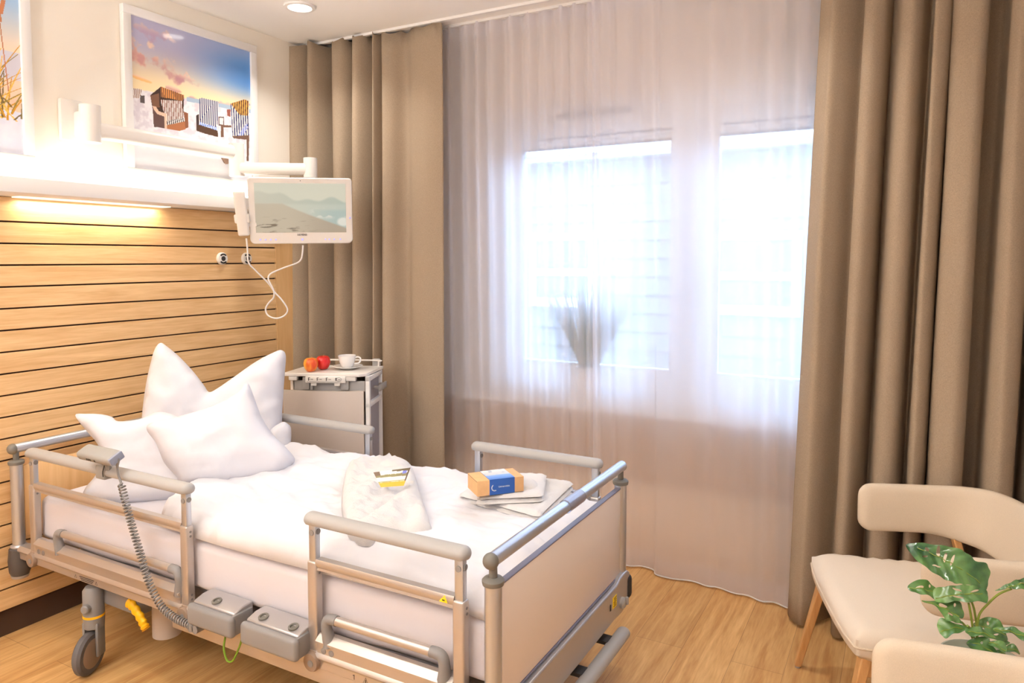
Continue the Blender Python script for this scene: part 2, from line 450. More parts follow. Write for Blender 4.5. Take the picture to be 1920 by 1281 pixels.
def emit_mat(name, col, s):
    m = bpy.data.materials.new(name); m.use_nodes = True; nt = m.node_tree; nt.nodes.clear()
    e = nt.nodes.new('ShaderNodeEmission'); e.inputs[0].default_value = col; e.inputs[1].default_value = s
    o = nt.nodes.new('ShaderNodeOutputMaterial'); nt.links.new(e.outputs[0], o.inputs[0]); return m
M_lens = emit_mat('lamp lens', (1, 0.93, 0.82, 1), 6)

# ------------------------------------------------------------------ room shell
XL, XR, YB, YW, ZC = -3.22, 1.35, -1.6, 3.56, 2.82
struct('floor', G().span((XL-.1, YB-.1, -0.1), (XR+.1, YW+.25, 0)), M_floor, smooth=False)
struct('ceiling', G().span((XL-.1, YB-.1, ZC), (XR+.1, YW+.25, ZC+0.1)), M_ceil, smooth=False)
struct('wall_left', G().span((XL-.1, YB-.1, 0), (XL, YW+.25, ZC)), M_wall, smooth=False)
M_wallw = mat('cool white paint', srgb(236, 237, 242), .85)
struct('wall_right', G().span((XR, YB-.1, 0), (XR+.1, YW+.25, ZC)), M_wallw, smooth=False)
struct('wall_back', G().span((XL, YB-.1, 0), (XR, YB, ZC)), M_wallw, smooth=False)
WX0, WX1, WZ0, WZ1 = -2.19, 0.30, 0.80, 2.38
g = G().span((XL, YW, 0), (WX0, YW+.25, ZC)).span((WX1, YW, 0), (XR, YW+.25, ZC)).span((WX0, YW, WZ1), (WX1, YW+.25, ZC)).span((WX0, YW, 0), (WX1, YW+.25, WZ0))
struct('wall_window', g, M_wallb, smooth=False)
struct('trim_1', G().span((XL, YW-.09, 0.0), (XR, YW, 0.40), 0.006), mat('cream heater casing', srgb(232, 208, 180), 0.6), smooth=False)
struct('trim_7', G().span((XL, YW-.012, 0.40), (XR, YW, 0.755)), mat('taupe below-sill shade', srgb(186, 152, 120), .8), smooth=False)  # taupe strip added so the wall below the window board looks dimmer
struct('trim_2', G().span((-2.6, YW-.12, 0.755), (0.62, YW+.06, 0.795), 0.008), M_frame)   # window board

# window: frame, two sashes, glass
FY = YW+0.06
g = G()
g.span((WX0, FY, WZ0), (WX0+.10, FY+.07, WZ1)).span((WX1-.10, FY, WZ0), (WX1, FY+.07, WZ1)).span((WX0+.1, FY, WZ1-.09), (WX1-.1, FY+.07, WZ1)).span((WX0+.1, FY, WZ0), (WX1-.1, FY+.07, WZ0+.06)).span((-1.0, FY, WZ0+.06), (-.88, FY+.07, WZ1-.09))
win = struct('window_1', g, M_frame, smooth=False)
for (a, b_) in ((-2.09, -1.0), (-.88, .20)):
    w = 0.075; z0, z1 = WZ0+.05, WZ1-.08; y0, y1 = FY-.02, FY+.05; g = G()
    a -= .01; b_ += .01
    zb, zt = 0.975, 2.155
    xa = a+.19 if a < -1.5 else a+.07; xb = b_-.07 if a < -1.5 else b_-.12
    g.span((a, y0, z0), (xa, y1, z1), .006).span((xb, y0, z0), (b_, y1, z1), .006).span((xa, y0, z0), (xb, y1, zb), .006).span((xa, y0, zt), (xb, y1, z1), .006)
    s_ = obj('sash', g, M_frame, win)
    obj('pane', G().span((xa, FY+.01, zb), (xb, FY+.016, zt)), M_glass, s_, smooth=False)
    obj('gasket', G().span((xa, y0-.001, zt-.004), (xb, y0+.02, zt+.004)).span((xa, y0-.001, zt+.045), (xb, y0+.01, zt+.055)), mat('grey gasket', srgb(84, 82, 88), 0.6), s_, smooth=False)
obj('vent', G().span((-1.70, FY-.012, 2.315), (-1.27, FY+.01, 2.345), .004).span((-.42, FY-.012, 2.315), (.0, FY+.01, 2.345), .004), mat('grey trickle vent', srgb(84, 82, 82), 0.6), win, smooth=False)
g = G().tube([(-.94, FY-.02, 1.45), (-.94, FY-.06, 1.45)], .012).box((-.94, FY-.065, 1.40), (.022, .016, .13), .006)
obj('window_handle', g, M_white, win)

# left wall cladding: oak boards with dark gaps
g = G(); tops = [1.700-0.0884*i for i in range(19)]
ztop = 1.80
edges = [ztop]+tops
y0, y1 = YB, 2.992
for i in range(len(edges)-1):
    hi = edges[i]-(0.0 if i == 0 else 0.0035); lo = edges[i+1]+0.0035
    g.span((XL+.003, y0, lo), (-3.20, y1, hi), 0.0015)
struct('trim_3', g, M_panel, smooth=False)
struct('trim_4', G().span((XL, y0, 0.10), (XL+.008, y1+.001, ztop-.002)), M_groove, smooth=False)
struct('trim_5', G().span((XL, y1+.001, 0.0), (-3.198, YW, ztop), 0.001), M_panelp, smooth=False)
struct('baseboard_left', G().span((XL, YB, 0), (XL+.004, 2.99, .10)), mat('plinth in recess shade', srgb(70, 48, 32), 0.8), smooth=False)  # recessed plinth; the shade of the recess is put into its colour

# curtain track
g = G().span((XL, 3.215, ZC-.014), (XR, 3.235, ZC)).span((XL, 3.325, ZC-.014), (XR, 3.345, ZC))
obj_ = struct('trim_6', g, M_whiteg, smooth=False)

# ------------------------------------------------------------------ outside
fac = thing('building', 'pale clapboard house opposite with white framed windows, seen through the sheer curtain', 'building', (-3, 9.0, -3))
g = G(); z = -3.0
M_side = mat('pale siding', srgb(138, 142, 148), 0.8)
ztopf = at(1100, 300, 1, 9.0).z
while z < ztopf:
    g.add([(-12, 9.0, z), (6, 9.0, z), (6, 9.03, min(z+.24, ztopf)), (-12, 9.03, min(z+.24, ztopf))], [(0, 1, 2, 3)]); z += .24
g.span((-12, 9.04, -3), (6, 9.3, ztopf))
obj('siding', g, M_side, fac, smooth=False)
obj('roof_edge', G().span((-12, 8.8, ztopf-.02), (6, 9.3, ztopf+.06)), mat('grey gutter', srgb(206, 208, 212), .6), fac, smooth=False)
for (xa, ya, xb, yb) in ((1008, 452, 1106, 560), (1290, 452, 1485, 575)):
    a = at(xa, ya, 1, 9); b_ = at(xb, yb, 1, 9)
    f_ = obj('window', G().span((a.x-.1, 8.93, b_.z-.12), (b_.x+.1, 9.0, b_.z)).span((a.x-.1, 8.93, a.z), (b_.x+.1, 9.0, a.z+.1)).span((a.x-.1, 8.93, b_.z), (a.x, 9, a.z)).span((b_.x, 8.93, b_.z), (b_.x+.1, 9, a.z)).span((a.x, 8.94, (a.z*.45+b_.z*.55)-.05), (b_.x, 9, (a.z*.45+b_.z*.55)+.05)), M_frame, fac, smooth=False)
    obj('pane', G().span((a.x, 8.97, b_.z), (b_.x, 8.98, a.z)), mat('dark glazing', srgb(120, 130, 150), 0.1), f_, smooth=False)
struct('wall_outside', G().span((-12, YW+.25, -3), (WX0-.02, YW+.35, 7)).span((WX1+.02, YW+.25, -3), (6, YW+.35, 7)).span((WX0-.02, YW+.25, WZ1+.02), (WX1+.02, YW+.35, 7)).span((WX0-.02, YW+.25, -3), (WX1+.02, YW+.35, WZ0-.02)), M_wallb, smooth=False)  # outer wall carried up unseen to keep sky light off the facade
gr = struct('ground', G().span((-14, 4.2, -3.1), (9, 9.4, -3.0)), mat('paving outside', srgb(150, 150, 148), 0.9), smooth=False)

# ------------------------------------------------------------------ curtains
def path_pts(ctrl, y0, n=7):
    """ctrl: (x, dy) -> smooth plan path"""
    return [(p.x, y0+p.y) for p in smooth_line([(x, d, 0) for x, d in ctrl], n)]
def drape(name, ctrl_top, ctrl_bot, y0, z0, z1, m, rows=26, hem=0.0, ztopfn=None, wob=0.006, sd=0.0):
    A = path_pts(ctrl_top, y0); B = path_pts(ctrl_bot, y0); n = len(A); vs = []; fs = []
    for r in range(rows+1):
        t = r/rows; e = t**0.9
        for i in range(n):
            x = A[i][0]*(1-e)+B[i][0]*e; y = A[i][1]*(1-e)+B[i][1]*e
            y += wob*noise.noise(Vector((x*7+sd, t*2.5, sd))); x += wob*noise.noise(Vector((i*.13, t*2.2, 9+sd)))
            z = z1+(z0-z1)*t
            if r == 0 and ztopfn: z = z+ztopfn(i)
            vs.append((x, y, z))
    for r in range(rows):
        for i in range(n-1): fs.append((r*n+i, r*n+i+1, (r+1)*n+i+1, (r+1)*n+i))
    g = G().add(vs, fs); return g
def X32(px, y=3.2): return at(px, 500, 1, y).x

# heavy curtain by the panelled wall: front folds (negative = towards the room)
front = [(540, 0.0), (556, .0), (572, -.06), (587, -.02), (589, .055), (594, -.03), (606, -.05), (618, .03), (627, .045), (634, -.02), (650, -.03), (662, .02), (667, .055), (672, -.03), (684, -.035), (697, .03), (703, .05), (706, -.02), (712, -.03), (715, .005), (722, -.02), (735, -.015), (752, .02), (772, .0), (800, -.012), (829, .0)]
bot = [(X32(a, 3.235), d*2.6) for a, d in front]
top = [(X32(540+(a-540)*1.006, 3.235), d*1.8+.01*math.sin(a*.9)) for a, d in front]
g = drape('c', top, bot, 3.25, 0.02, ZC-.004, M_curt, sd=1.0, ztopfn=lambda i: -.020*abs(math.sin(i*.31)))
cl = obj('curtain', g, M_curt, ang=180); tag(cl, 'gathered taupe curtain hanging between the oak panelling and the sheer curtain', 'curtain')
cl.modifiers.new('thickness', 'SOLIDIFY').thickness = 0.003

rf = [(1478, .02), (1492, -.03), (1508, -.05), (1530, -.02), (1556, .05), (1562, .03), (1566, -.05), (1582, -.07), (1598, -.03), (1612, .06), (1618, .07), (1623, .02), (1628, -.05), (1650, -.07), (1672, -.04), (1684, .06), (1690, .02), (1696, -.06), (1712, -.06), (1724, -.01), (1728, .05), (1733, -.03), (1745, -.07), (1775, -.08), (1796, -.03), (1802, .07), (1826, .10), (1832, 0), (1840, -.06), (1865, -.08), (1890, -.03), (1895, .08), (1910, .1), (1916, .0), (1930, -.07), (1965, -.08), (1990, .06), (2010, -.05), (2050, -.08), (2080, .06), (2110, -.06), (2160, -.07), (2190, .05), (2230, -.06), (2300, -.06)]
bot = [(X32(a, 3.2)+0.02, d*1.35) for a, d in rf]
top = [(bot[i][0]+.09-.05*(i/len(bot))+ (0.010*math.sin(i*1.7)), d*.8) for i, (a, d) in enumerate(rf)]
top = sorted(top) if False else top
g = drape('c', top, bot, 3.215, 0.015, ZC-.004, M_curt, sd=5.0, ztopfn=lambda i: -.020*abs(math.sin(i*.31)))
cr = obj('curtain', g, M_curt, ang=180); tag(cr, 'wide taupe curtain in deep folds behind the armchairs', 'curtain')
cr.modifiers.new('thickness', 'SOLIDIFY').thickness = 0.003
# dark lining backing seen in the gaps is the room's own shadow

def sheer(name, pxs, y0, label, seed, dy=0.03, yb=None):
    random.seed(seed); ctrl = []
    for i, a in enumerate(pxs):
        ctrl.append((X32(a, y0), (-dy if i % 2 else dy)*(0.6+0.6*random.random())))
    tp = [(x, d*.7) for x, d in ctrl]
    lo = [(x, d*.35+yb(x)-y0) for x, d in ctrl]
    g = drape(name, tp, lo, y0, 0.10, ZC-.012, M_sheer, rows=18, wob=.003, sd=seed)
    ctrl = lo
    # a soft curl of cloth gathers at the top heading band
    o = obj('sheer_curtain', g, M_sheer, ang=180); tag(o, label, 'sheer curtain')
    A2 = path_pts(ctrl, y0); n = len(A2)
    N0 = len(g.v)-n
    bt = [Vector(v) for v in g.v[N0:]]
    h = G(); vs = []; fs = []
    for off, zz in ((0, 0.0), (0, -.085)):
        for p in bt: vs.append((p.x, p.y+off, p.z+zz))
    for p in bt: vs.append((p.x, p.y+.004, p.z))
    for p in bt: vs.append((p.x, p.y+.004, p.z-.085))
    for q in (0, 2):
        for i in range(n-1): fs.append((q*n+i, q*n+i+1, (q+1)*n+i+1, (q+1)*n+i))
    h.add(vs, fs); obj('hem', h, M_sheer, o, ang=180)
    h = G(); h.tube([p+Vector((0, 0, -.088)) for p in bt[::2]], .0035, 6); obj('hem_cord', h, M_towel, o)
    tpp = [Vector(v) for v in g.v[:n]]; h = G(); vs = []; fs = []
    for p in tpp: vs.append((p.x, p.y-.003, p.z+.004))
    for p in tpp: vs.append((p.x, p.y-.003, p.z-.07))
    for i in range(n-1): fs.append((i, i+1, n+i+1, n+i))
    h.add(vs, fs); obj('heading_tape', h, M_sheer, o, ang=180)
    return o
sheer('sheer_curtain', [800, 818, 836, 848, 861, 876, 889, 899, 909, 925, 941, 960, 975, 992, 1004, 1022, 1034, 1054, 1062, 1078, 1092, 1102, 1112, 1119], 3.348, 'white sheer curtain beside the gathered taupe curtain, in front of the potted grass', 3, .035, lambda x: 3.40+.008*math.sin(x*9))
sheer('sheer_curtain', [1104, 1113, 1121, 1140, 1150, 1176, 1196, 1222, 1232, 1262, 1300, 1330, 1352, 1385, 1412, 1440, 1462, 1490, 1510, 1540, 1560], 3.305, 'white sheer curtain spread out next to the wide taupe curtain', 4, .03, lambda x: 3.325+.02*math.sin(x*7+1.2)+(.07 if x < X32(1226, 3.315) else 0))

# ------------------------------------------------------------------ potted grass on the window board
PB = Vector((-1.455, YW-.065, .796))
pg = thing('potted_grass', 'fan of grass in a white pot on the window board behind the sheer', 'plant', PB)
obj('pot', G().lathe(PB, [(.05, 0), (.058, .05), (.066, .17), (.074, .178), (.07, .186), (.062, .18), (.055, .08), (0.0, .075)]), M_whiteg, pg)
g = G(); random.seed(2)
for i in range(150):
    a = random.uniform(-1, 1); b2 = random.uniform(-.35, .35); L_ = random.uniform(.38, .55)
    p0 = PB+Vector((a*.02, b2*.02, .14)); p1 = p0+Vector((a*.12*L_/.4, b2*.04, L_*.55)); p2 = p0+Vector((a*.21*L_/.4+a*.02*random.random(), b2*.06, L_*(1-.10*abs(a))))
    w = .0035; d = Vector((1, 0.3, 0))*w
    g.add([p0-d, p0+d, p1+d, p1-d, p2], [(0, 1, 2, 3), (3, 2, 4)])
obj('blades', g, mat('grass blade', srgb(86, 110, 92), 0.5), pg, smooth=False)
obj('soil', G().lathe(PB+Vector((0, 0, .14)), [(0.058, 0), (0, .006)]), mat('soil', srgb(70, 56, 44), 1), pg)

# ------------------------------------------------------------------ pictures
def pic_uv(zx, zy, ox=240, oy=20, sc=4.132, y0=2.133, w=.698, z0=1.976, h=.71, x=-3.2):
    p = at(ox+zx/sc, oy+zy/sc, 0, x); return ((p.y-y0)/w, (p.z-z0)/h)
def vnoise(u, v, seed, n=24, asp=1.0):
    """smooth value noise on numpy arrays, 3 octaves"""
    out = 0; amp = 1; tot = 0
    for o in range(4):
        rs = np.random.RandomState(seed+o); k = n*2**o; T = rs.rand(k+2, k+2)
        x = np.clip(u, 0, .9999)*k; y = np.clip(v, 0, .9999)*k*asp; y = y % k
        i = x.astype(int); j = y.astype(int); fx = x-i; fy = y-j; fx = fx*fx*(3-2*fx); fy = fy*fy*(3-2*fy)
        out = out+amp*((T[i, j]*(1-fx)+T[i+1, j]*fx)*(1-fy)+(T[i, j+1]*(1-fx)+T[i+1, j+1]*fx)*fy); tot += amp; amp *= .5
    return out/tot
def lerp(a, b_, t): return tuple(np.asarray(p)*(1-t)+np.asarray(q)*t for p, q in zip(a, b_))
def ss(a, b_, x): t = np.clip((x-a)/(b_-a), 0, 1); return t*t*(3-2*t)
def beach_chairs(u, v):
    P = lambda pts: [pic_uv(*p) for p in pts]
    hz = .50+(.0)*u
    hl = P([(30, 600)])[0][1]; hr = P([(800, 745)])[0][1]; hz = hl+(hr-hl)*u*1.2
    t = np.clip((v-hz)/(1-hz), 0, 1)
    c = lerp((255, 232, 184), (186, 184, 216), ss(.05, .75, t))
    c = lerp(c, (92, 152, 224), ss(.25, 1.05, u)*ss(.0, .5, t)*(1-.45*ss(.7, 1, t)))
    n = vnoise(u, v, 5, 5, 2)
    cl = [((.02, .80), (.25, .075), -.35, (226, 166, 150)), ((.22, .73), (.22, .06), -.28, (205, 150, 150)), ((.45, .66), (.12, .035), -.15, (190, 140, 150)), ((.20, .93), (.12, .05), 0, (190, 160, 190)), ((.30, .58), (.07, .018), -.1, (190, 130, 130)), ((.48, .55), (.05, .014), 0, (170, 130, 150)), ((.78, .55), (.10, .03), -.05, (176, 140, 170)), ((.33, .92), (.10, .025), -.1, (240, 220, 225)), ((.07, .60), (.07, .012), -.1, (255, 190, 110)), ((.95, .60), (.05, .015), 0, (130, 140, 180))]
    for (cx_, cy_), (rx, ry), rot, col in cl:
        dx = u-cx_; dy = v-cy_-rot*dx; d = (dx/rx)**2+(dy/ry)**2; m = ss(1.3, .3, d+(vnoise(u, v, 5, 14, 1)-.5)*5)
        c = lerp(c, lerp(col, (255, 222, 196), ss(-.5, 1.2, dy/ry)), m*.7)
    sand = v < hz
    sn = vnoise(u, v, 11, 30, 1)
    sc_ = lerp((222, 214, 222), (244, 240, 244), ss(.3, .62, sn)); sc_ = lerp(sc_, (236, 238, 246), ss(.35, .1, v))
    c = tuple(np.where(sand, a, b_) for a, b_ in zip(sc_, c))
    # sea strip
    sea = (v < hz+.01) & (v > hz-.02) & (u > .42); c = tuple(np.where(sea, a, b_) for a, b_ in zip((170, 190, 210), c))
    def poly(c, pts, col, stripes=None):
        q = P(pts); k = inpoly(q, u, v)
        if stripes:
            (x0, y0_), (x1, y1_), nst, colb = stripes; A = P([(x0, y0_)])[0]; B = P([(x1, y1_)])[0]
            dx, dy = B[0]-A[0], B[1]-A[1]; s_ = ((u-A[0])*dx+(v-A[1])*dy)/(dx*dx+dy*dy)*nst
            m = (s_ % 1) < .5; return tuple(np.where(k, np.where(m, a, b2), o) for a, b2, o in zip(col, colb, c))
        return tuple(np.where(k, a, o) for a, o in zip(col, c))
    br, dk, wt, nv = (120, 74, 48), (66, 46, 40), (240, 232, 226), (52, 60, 110)
    c = poly(c, [(30, 600), (110, 610), (90, 680), (32, 675)], (150, 110, 90), ((30, 600), (110, 610), 6, wt))
    c = poly(c, [(95, 655), (130, 660), (130, 720), (95, 712)], (90, 80, 80))
    c = poly(c, [(172, 655), (255, 588), (435, 655), (428, 830), (430, 850), (300, 880), (235, 900), (190, 760)], dk)
    c = poly(c, [(255, 588), (435, 655), (430, 690), (420, 700), (255, 668)], (226, 150, 80), ((250, 600), (440, 640), 13, (80, 50, 40)))
    c = poly(c, [(250, 690), (420, 700), (428, 830), (300, 865)], (120, 70, 50), ((250, 700), (430, 745), 13, wt))
    c = poly(c, [(172, 660), (240, 640), (245, 750), (195, 750)], (120, 84, 64))
    c = poly(c, [(190, 745), (205, 742), (235, 790), (290, 810), (300, 915), (200, 900)], (96, 70, 66))
    c = poly(c, [(190, 740), (215, 742), (240, 780), (300, 800), (302, 915), (285, 912), (280, 820), (225, 800), (200, 765)], (232, 196, 170))
    c = poly(c, [(300, 855), (430, 828), (442, 860), (305, 890)], (60, 54, 60), ((300, 860), (440, 860), 9, wt))
    c = poly(c, [(300, 888), (442, 858), (445, 920), (400, 932), (302, 915)], (176, 112, 74))
    c = poly(c, [(428, 780), (465, 795), (468, 905), (445, 915), (440, 850)], (140, 88, 60))
    c = poly(c, [(553, 680), (570, 676), (702, 705), (690, 925), (548, 880)], nv, ((552, 700), (700, 730), 9, wt))
    c = poly(c, [(548, 860), (690, 905), (690, 930), (545, 885)], (70, 120, 220), ((545, 870), (690, 920), 11, (235, 240, 250)))
    c = poly(c, [(530, 870), (548, 882), (695, 930), (698, 980), (600, 955), (530, 930)], (84, 62, 50))
    c = poly(c, [(528, 812), (550, 800), (552, 880), (530, 885)], (70, 56, 56))
    c = poly(c, [(553, 680), (572, 678), (702, 706), (696, 752), (565, 728)], (120, 120, 140), ((552, 700), (700, 730), 9, (200, 200, 210)))
    c = poly(c, [(700, 820), (745, 822), (745, 895), (700, 890)], (110, 96, 96)); c = poly(c, [(708, 830), (738, 832), (738, 885), (708, 880)], wt)
    c = poly(c, [(765, 765), (795, 765), (795, 825), (770, 815)], (150, 90, 80))
    c = poly(c, [(795, 720), (900, 690), (935, 700), (940, 980), (810, 975)], nv, ((800, 850), (925, 870), 7, wt))
    c = poly(c, [(795, 720), (900, 688), (935, 700), (932, 815), (865, 808)], (248, 176, 90), ((800, 700), (930, 740), 8, (74, 50, 50)))
    c = poly(c, [(920, 870), (930, 905), (880, 985), (845, 975)], (60, 90, 190), ((850, 940), (930, 960), 6, (240, 240, 250)))
    c = poly(c, [(720, 885), (800, 890), (800, 905), (740, 905), (742, 980), (718, 980)], (120, 90, 76))
    c = poly(c, [(805, 972), (940, 965), (935, 1165), (920, 1165), (918, 1000), (820, 990)], (120, 92, 80))
    c = poly(c, [(695, 1095), (712, 1100), (760, 1190), (742, 1180)], (130, 110, 100)); c = poly(c, [(715, 1108), (775, 1105), (778, 1125), (722, 1135)], (90, 150, 230)); c = poly(c, [(722, 1130), (778, 1125), (778, 1190), (755, 1190)], (180, 150, 134))
    return c
def dune_grass(u, v):
    c = lerp((252, 226, 196), (150, 190, 232), ss(.52, .95, v))
    n = vnoise(u, v, 31, 20, 1)
    c2 = lerp((150, 160, 186), (216, 214, 226), ss(.35, .6, vnoise(u*.3, v*3, 8, 14, 1)))
    c = tuple(np.where(v < .58, a, b_) for a, b_ in zip(c2, c))
    c3 = lerp((236, 196, 170), (250, 226, 200), n); c = tuple(np.where(v < .42, a, b_) for a, b_ in zip(c3, c))
    c4 = lerp((214, 220, 240), (240, 240, 250), n); c = tuple(np.where(v < .26-.10*(u-.8), a, b_) for a, b_ in zip(c4, c))
    rs = np.random.RandomState(3)
    for i in range(60):
        bx = .82+.1*rs.randn(); by = .22+.03*rs.randn(); L_ = .12+.3*rs.rand(); an = .5*rs.randn()
        t = (v-by)/L_; x = bx+an*L_*t+an*.15*t*t; m = (t > 0) & (t < 1) & (np.abs(u-x) < .006*(1-t*.6))
        col = ((206, 150, 50), (150, 130, 70), (240, 190, 90), (120, 100, 60))[i % 4]
        c = tuple(np.where(m, a, o) for a, o in zip(col, c))
    for bx, by, ex, ey in ((.93, .35, .89, .80), (.80, .3, .92, .86)):
        t = (v-by)/(ey-by); x = bx+(ex-bx)*t; m = (t > 0) & (t < 1) & (np.abs(u-x) < np.where(t > .85, .012, .003)); c = tuple(np.where(m, a, o) for a, o in zip((190, 120, 80), c))
    return c
M_print = canvas_mat('beach print', 0, 0.12, 0.6)
def picture(y0, w, fn, label):
    z0, h, b_ = 1.976, .71, .040
    t = thing('framed_picture', label, 'picture', (-3.21, y0+w/2, z0-b_), group=None)
    g = G()
    for a, c in (((-3.218, y0-b_, z0+h), (-3.188, y0+w+b_, z0+h+b_)), ((-3.218, y0-b_, z0-b_), (-3.188, y0+w+b_, z0)), ((-3.218, y0-b_, z0), (-3.188, y0, z0+h)), ((-3.218, y0+w, z0), (-3.188, y0+w+b_, z0+h))): g.span(a, c, .003)
    obj('frame', g, M_whiteg, t)
    obj('backing', G().span((-3.216, y0, z0), (-3.206, y0+w, z0+h)), M_dgrey, t, smooth=False)
    canvas('print', (-3.2, y0, z0), (0, w, 0), (0, 0, h), 330, 330, fn, M_print, t)
picture(2.133, .698, beach_chairs, 'white framed beach photograph with striped hooded beach chairs, beside the taupe curtain')
picture(1.652-.698, .698, dune_grass, 'white framed beach photograph with dune grass, cut by the edge of the photo')

# ------------------------------------------------------------------ bed-head luminaire
lum = thing('wall_light', 'long white bed-head luminaire on the wall above the oak panelling', 'wall light', (-3.2, 1.2, 1.80))
prof = [(-3.219, 1.802), (-3.135, 1.802), (-3.118, 1.815), (-3.115, 1.84), (-3.125, 1.875), (-3.15, 1.885), (-3.219, 1.885)]
g = G().prism([(x, -.6, z) for x, z in prof], (0, 3.62, 0)); obj('housing', g, M_whiteg, lum)
obj('diffuser', G().span((-3.21, -.5, 1.885), (-3.155, 2.9, 1.889)), emit_mat('uplight diffuser', (1, .93, .82, 1), 3), lum, smooth=False)
obj('reading_lens', G().span((-3.20, 1.60, 1.798), (-3.14, 2.28, 1.802)), emit_mat('reading diffuser', (1, .85, .6, 1), 1.5), lum, smooth=False)
light('uplight', 'AREA', (-3.17, 1.2, 1.90), LIGHTS['up'], (1, .90, .76), .06, 3.3, (math.pi, 0, 0), lum)
light('reading_lamp', 'AREA', (-3.165, 1.93, 1.79), LIGHTS['reading'], (1, .80, .55), .05, .62, (0, 0, 0), lum)

# gas outlets
for y in (2.616, 2.778):
    c = Vector((-3.2, y, 1.55)); Mx = Matrix.Translation(c) @ Matrix.Rotation(math.pi/2, 4, 'Y')
    t = thing('wall_outlet', 'round white gas outlet on the oak panelling, %s' % ('apart from the hanging cord' if y < 2.7 else 'crossed by the hanging white cord'), 'outlet', c)
    obj('body', G().lathe((0, 0, 0), [(.033, 0), (.033, .008), (.029, .014), (.020, .015), (.019, .016), (.0, .016)], 32, M=Mx), M_white, t)
    g = G()
    for s_ in (1, -1):
        pl = []
        for k in range(9): a = math.radians(90*s_-48+12*k); pl.append((.0152, .027*math.cos(a), .027*math.sin(a)))
        for k in range(8, -1, -1): a = math.radians(90*s_-48+12*k); pl.append((.0152, .019*math.cos(a), .019*math.sin(a)))
        g.prism([c+Vector(p) for p in pl], (.0015, 0, 0))
    obj('marking', g, M_ink, t, smooth=False)
    obj('socket', G().lathe((0, 0, 0), [(.013, .012), (.013, .0175), (.009, .018), (0, .0175)], 24, M=Mx), M_black, t)

# ------------------------------------------------------------------ monitor and swivel arm
ta = thing('swivel_arm', 'white jointed wall arm carrying the bedside screen', 'monitor arm', (-3.2, 1.88, 2.07))
obj('wall_plate', G().span((-3.219, 1.80, 2.06), (-3.19, 1.90, 2.24), .01), M_white, ta)
obj('pivot', G().tube([(-3.13, 1.89, 2.055), (-3.13, 1.89, 2.215)], .042, 24).span((-3.20, 1.855, 2.08), (-3.13, 1.925, 2.19), .01), M_white, ta)
g = G().span((-3.165, 1.90, 2.075), (-3.095, 2.66, 2.145), .022, seg=4); obj('arm', g, M_white, ta)
obj('elbow', G().tube([(-3.12, 2.66, 1.985), (-3.12, 2.66, 2.155)], .038, 24), M_white, ta)
e1 = Vector((-3.12, 2.66, 2.02)); e2 = Vector((-2.80, 2.87, 2.03)); d = (e2-e1); a = math.atan2(d.y, d.x)
g = G().box((0, 0, 0), (d.length, .06, .062), .02, 4, M=Matrix.Translation((e1+e2)/2) @ Matrix.Rotation(a, 4, 'Z')); obj('arm', g, M_white, ta)
obj('elbow', G().tube([e2+Vector((0, 0, -.05)), e2+Vector((0, 0, .055))], .036, 24).tube([e2+Vector((0, 0, -.05)), e2+Vector((0, 0, -.13))], .02, 16), M_white, ta)

MC = atp(565, 396, (-2.70, 2.735, 1.8), (.70, -.71, 0))
fwd = (Vector((0, 0, CAMH))-MC); fwd.z = 0; fwd.normalize()
fwd = Matrix.Rotation(math.radians(-2), 3, 'Z') @ fwd
tilt = math.radians(9); Nn = (fwd*math.cos(tilt)+Vector((0, 0, -math.sin(tilt)))).normalized()
Rt = Vector((0, 0, 1)).cross(fwd).normalized(); Up = Nn.cross(Rt).normalized()
rl = math.radians(0.8); Rt, Up = Rt*math.cos(rl)-Up*math.sin(rl)*-1, Up*math.cos(rl)-Rt*math.sin(rl)
Rt.normalize(); Up = Nn.cross(Rt).normalized()
MM = Matrix.Translation(MC) @ Matrix((Rt, Up, Nn)).transposed().to_4x4()
mp_ = thing('bedside_monitor', 'white bedside patient screen showing a sandy shore, hung before the taupe curtain', 'monitor', MC)
mw, mh = .508, .335
def rr_outline(w, h, r, n=5, wb=None):
    wb = wb or w; pts = []
    for cx_, cy_, a0, rr_ in ((wb/2-r, -h/2+r, -90, r), (w/2-r*.6, h/2-r*.6, 0, r*.6), (-w/2+r*.6, h/2-r*.6, 90, r*.6), (-wb/2+r, -h/2+r, 180, r)):
        for k in range(n+1): a = math.radians(a0+90*k/n); pts.append(Vector((cx_+rr_*math.cos(a), cy_+rr_*math.sin(a), 0)))
    return pts
g = G().prism([MM @ (p+Vector((0, 0, -.035))) for p in rr_outline(mw, mh, .025)], Nn*.035); o = obj('housing', g, M_white, mp_)
bv = o.modifiers.new('b', 'BEVEL'); bv.width = .004; bv.segments = 2; bv.limit_method = 'ANGLE'
g = G().box((0, 0, -.055), (.12, .12, .05), .012, M=MM).tube([MM @ Vector((0, .05, -.06)), e2+Vector((0, 0, -.12))], .018, 14); obj('mount', g, M_white, mp_)
M_lcd = canvas_mat('lcd picture', .62, .35)
_n = M_lcd.node_tree; _b = _n.nodes['Principled BSDF']; _n.links.remove(_b.inputs['Base Color'].links[0]); _b.inputs['Base Color'].default_value = (.03, .03, .03, 1)
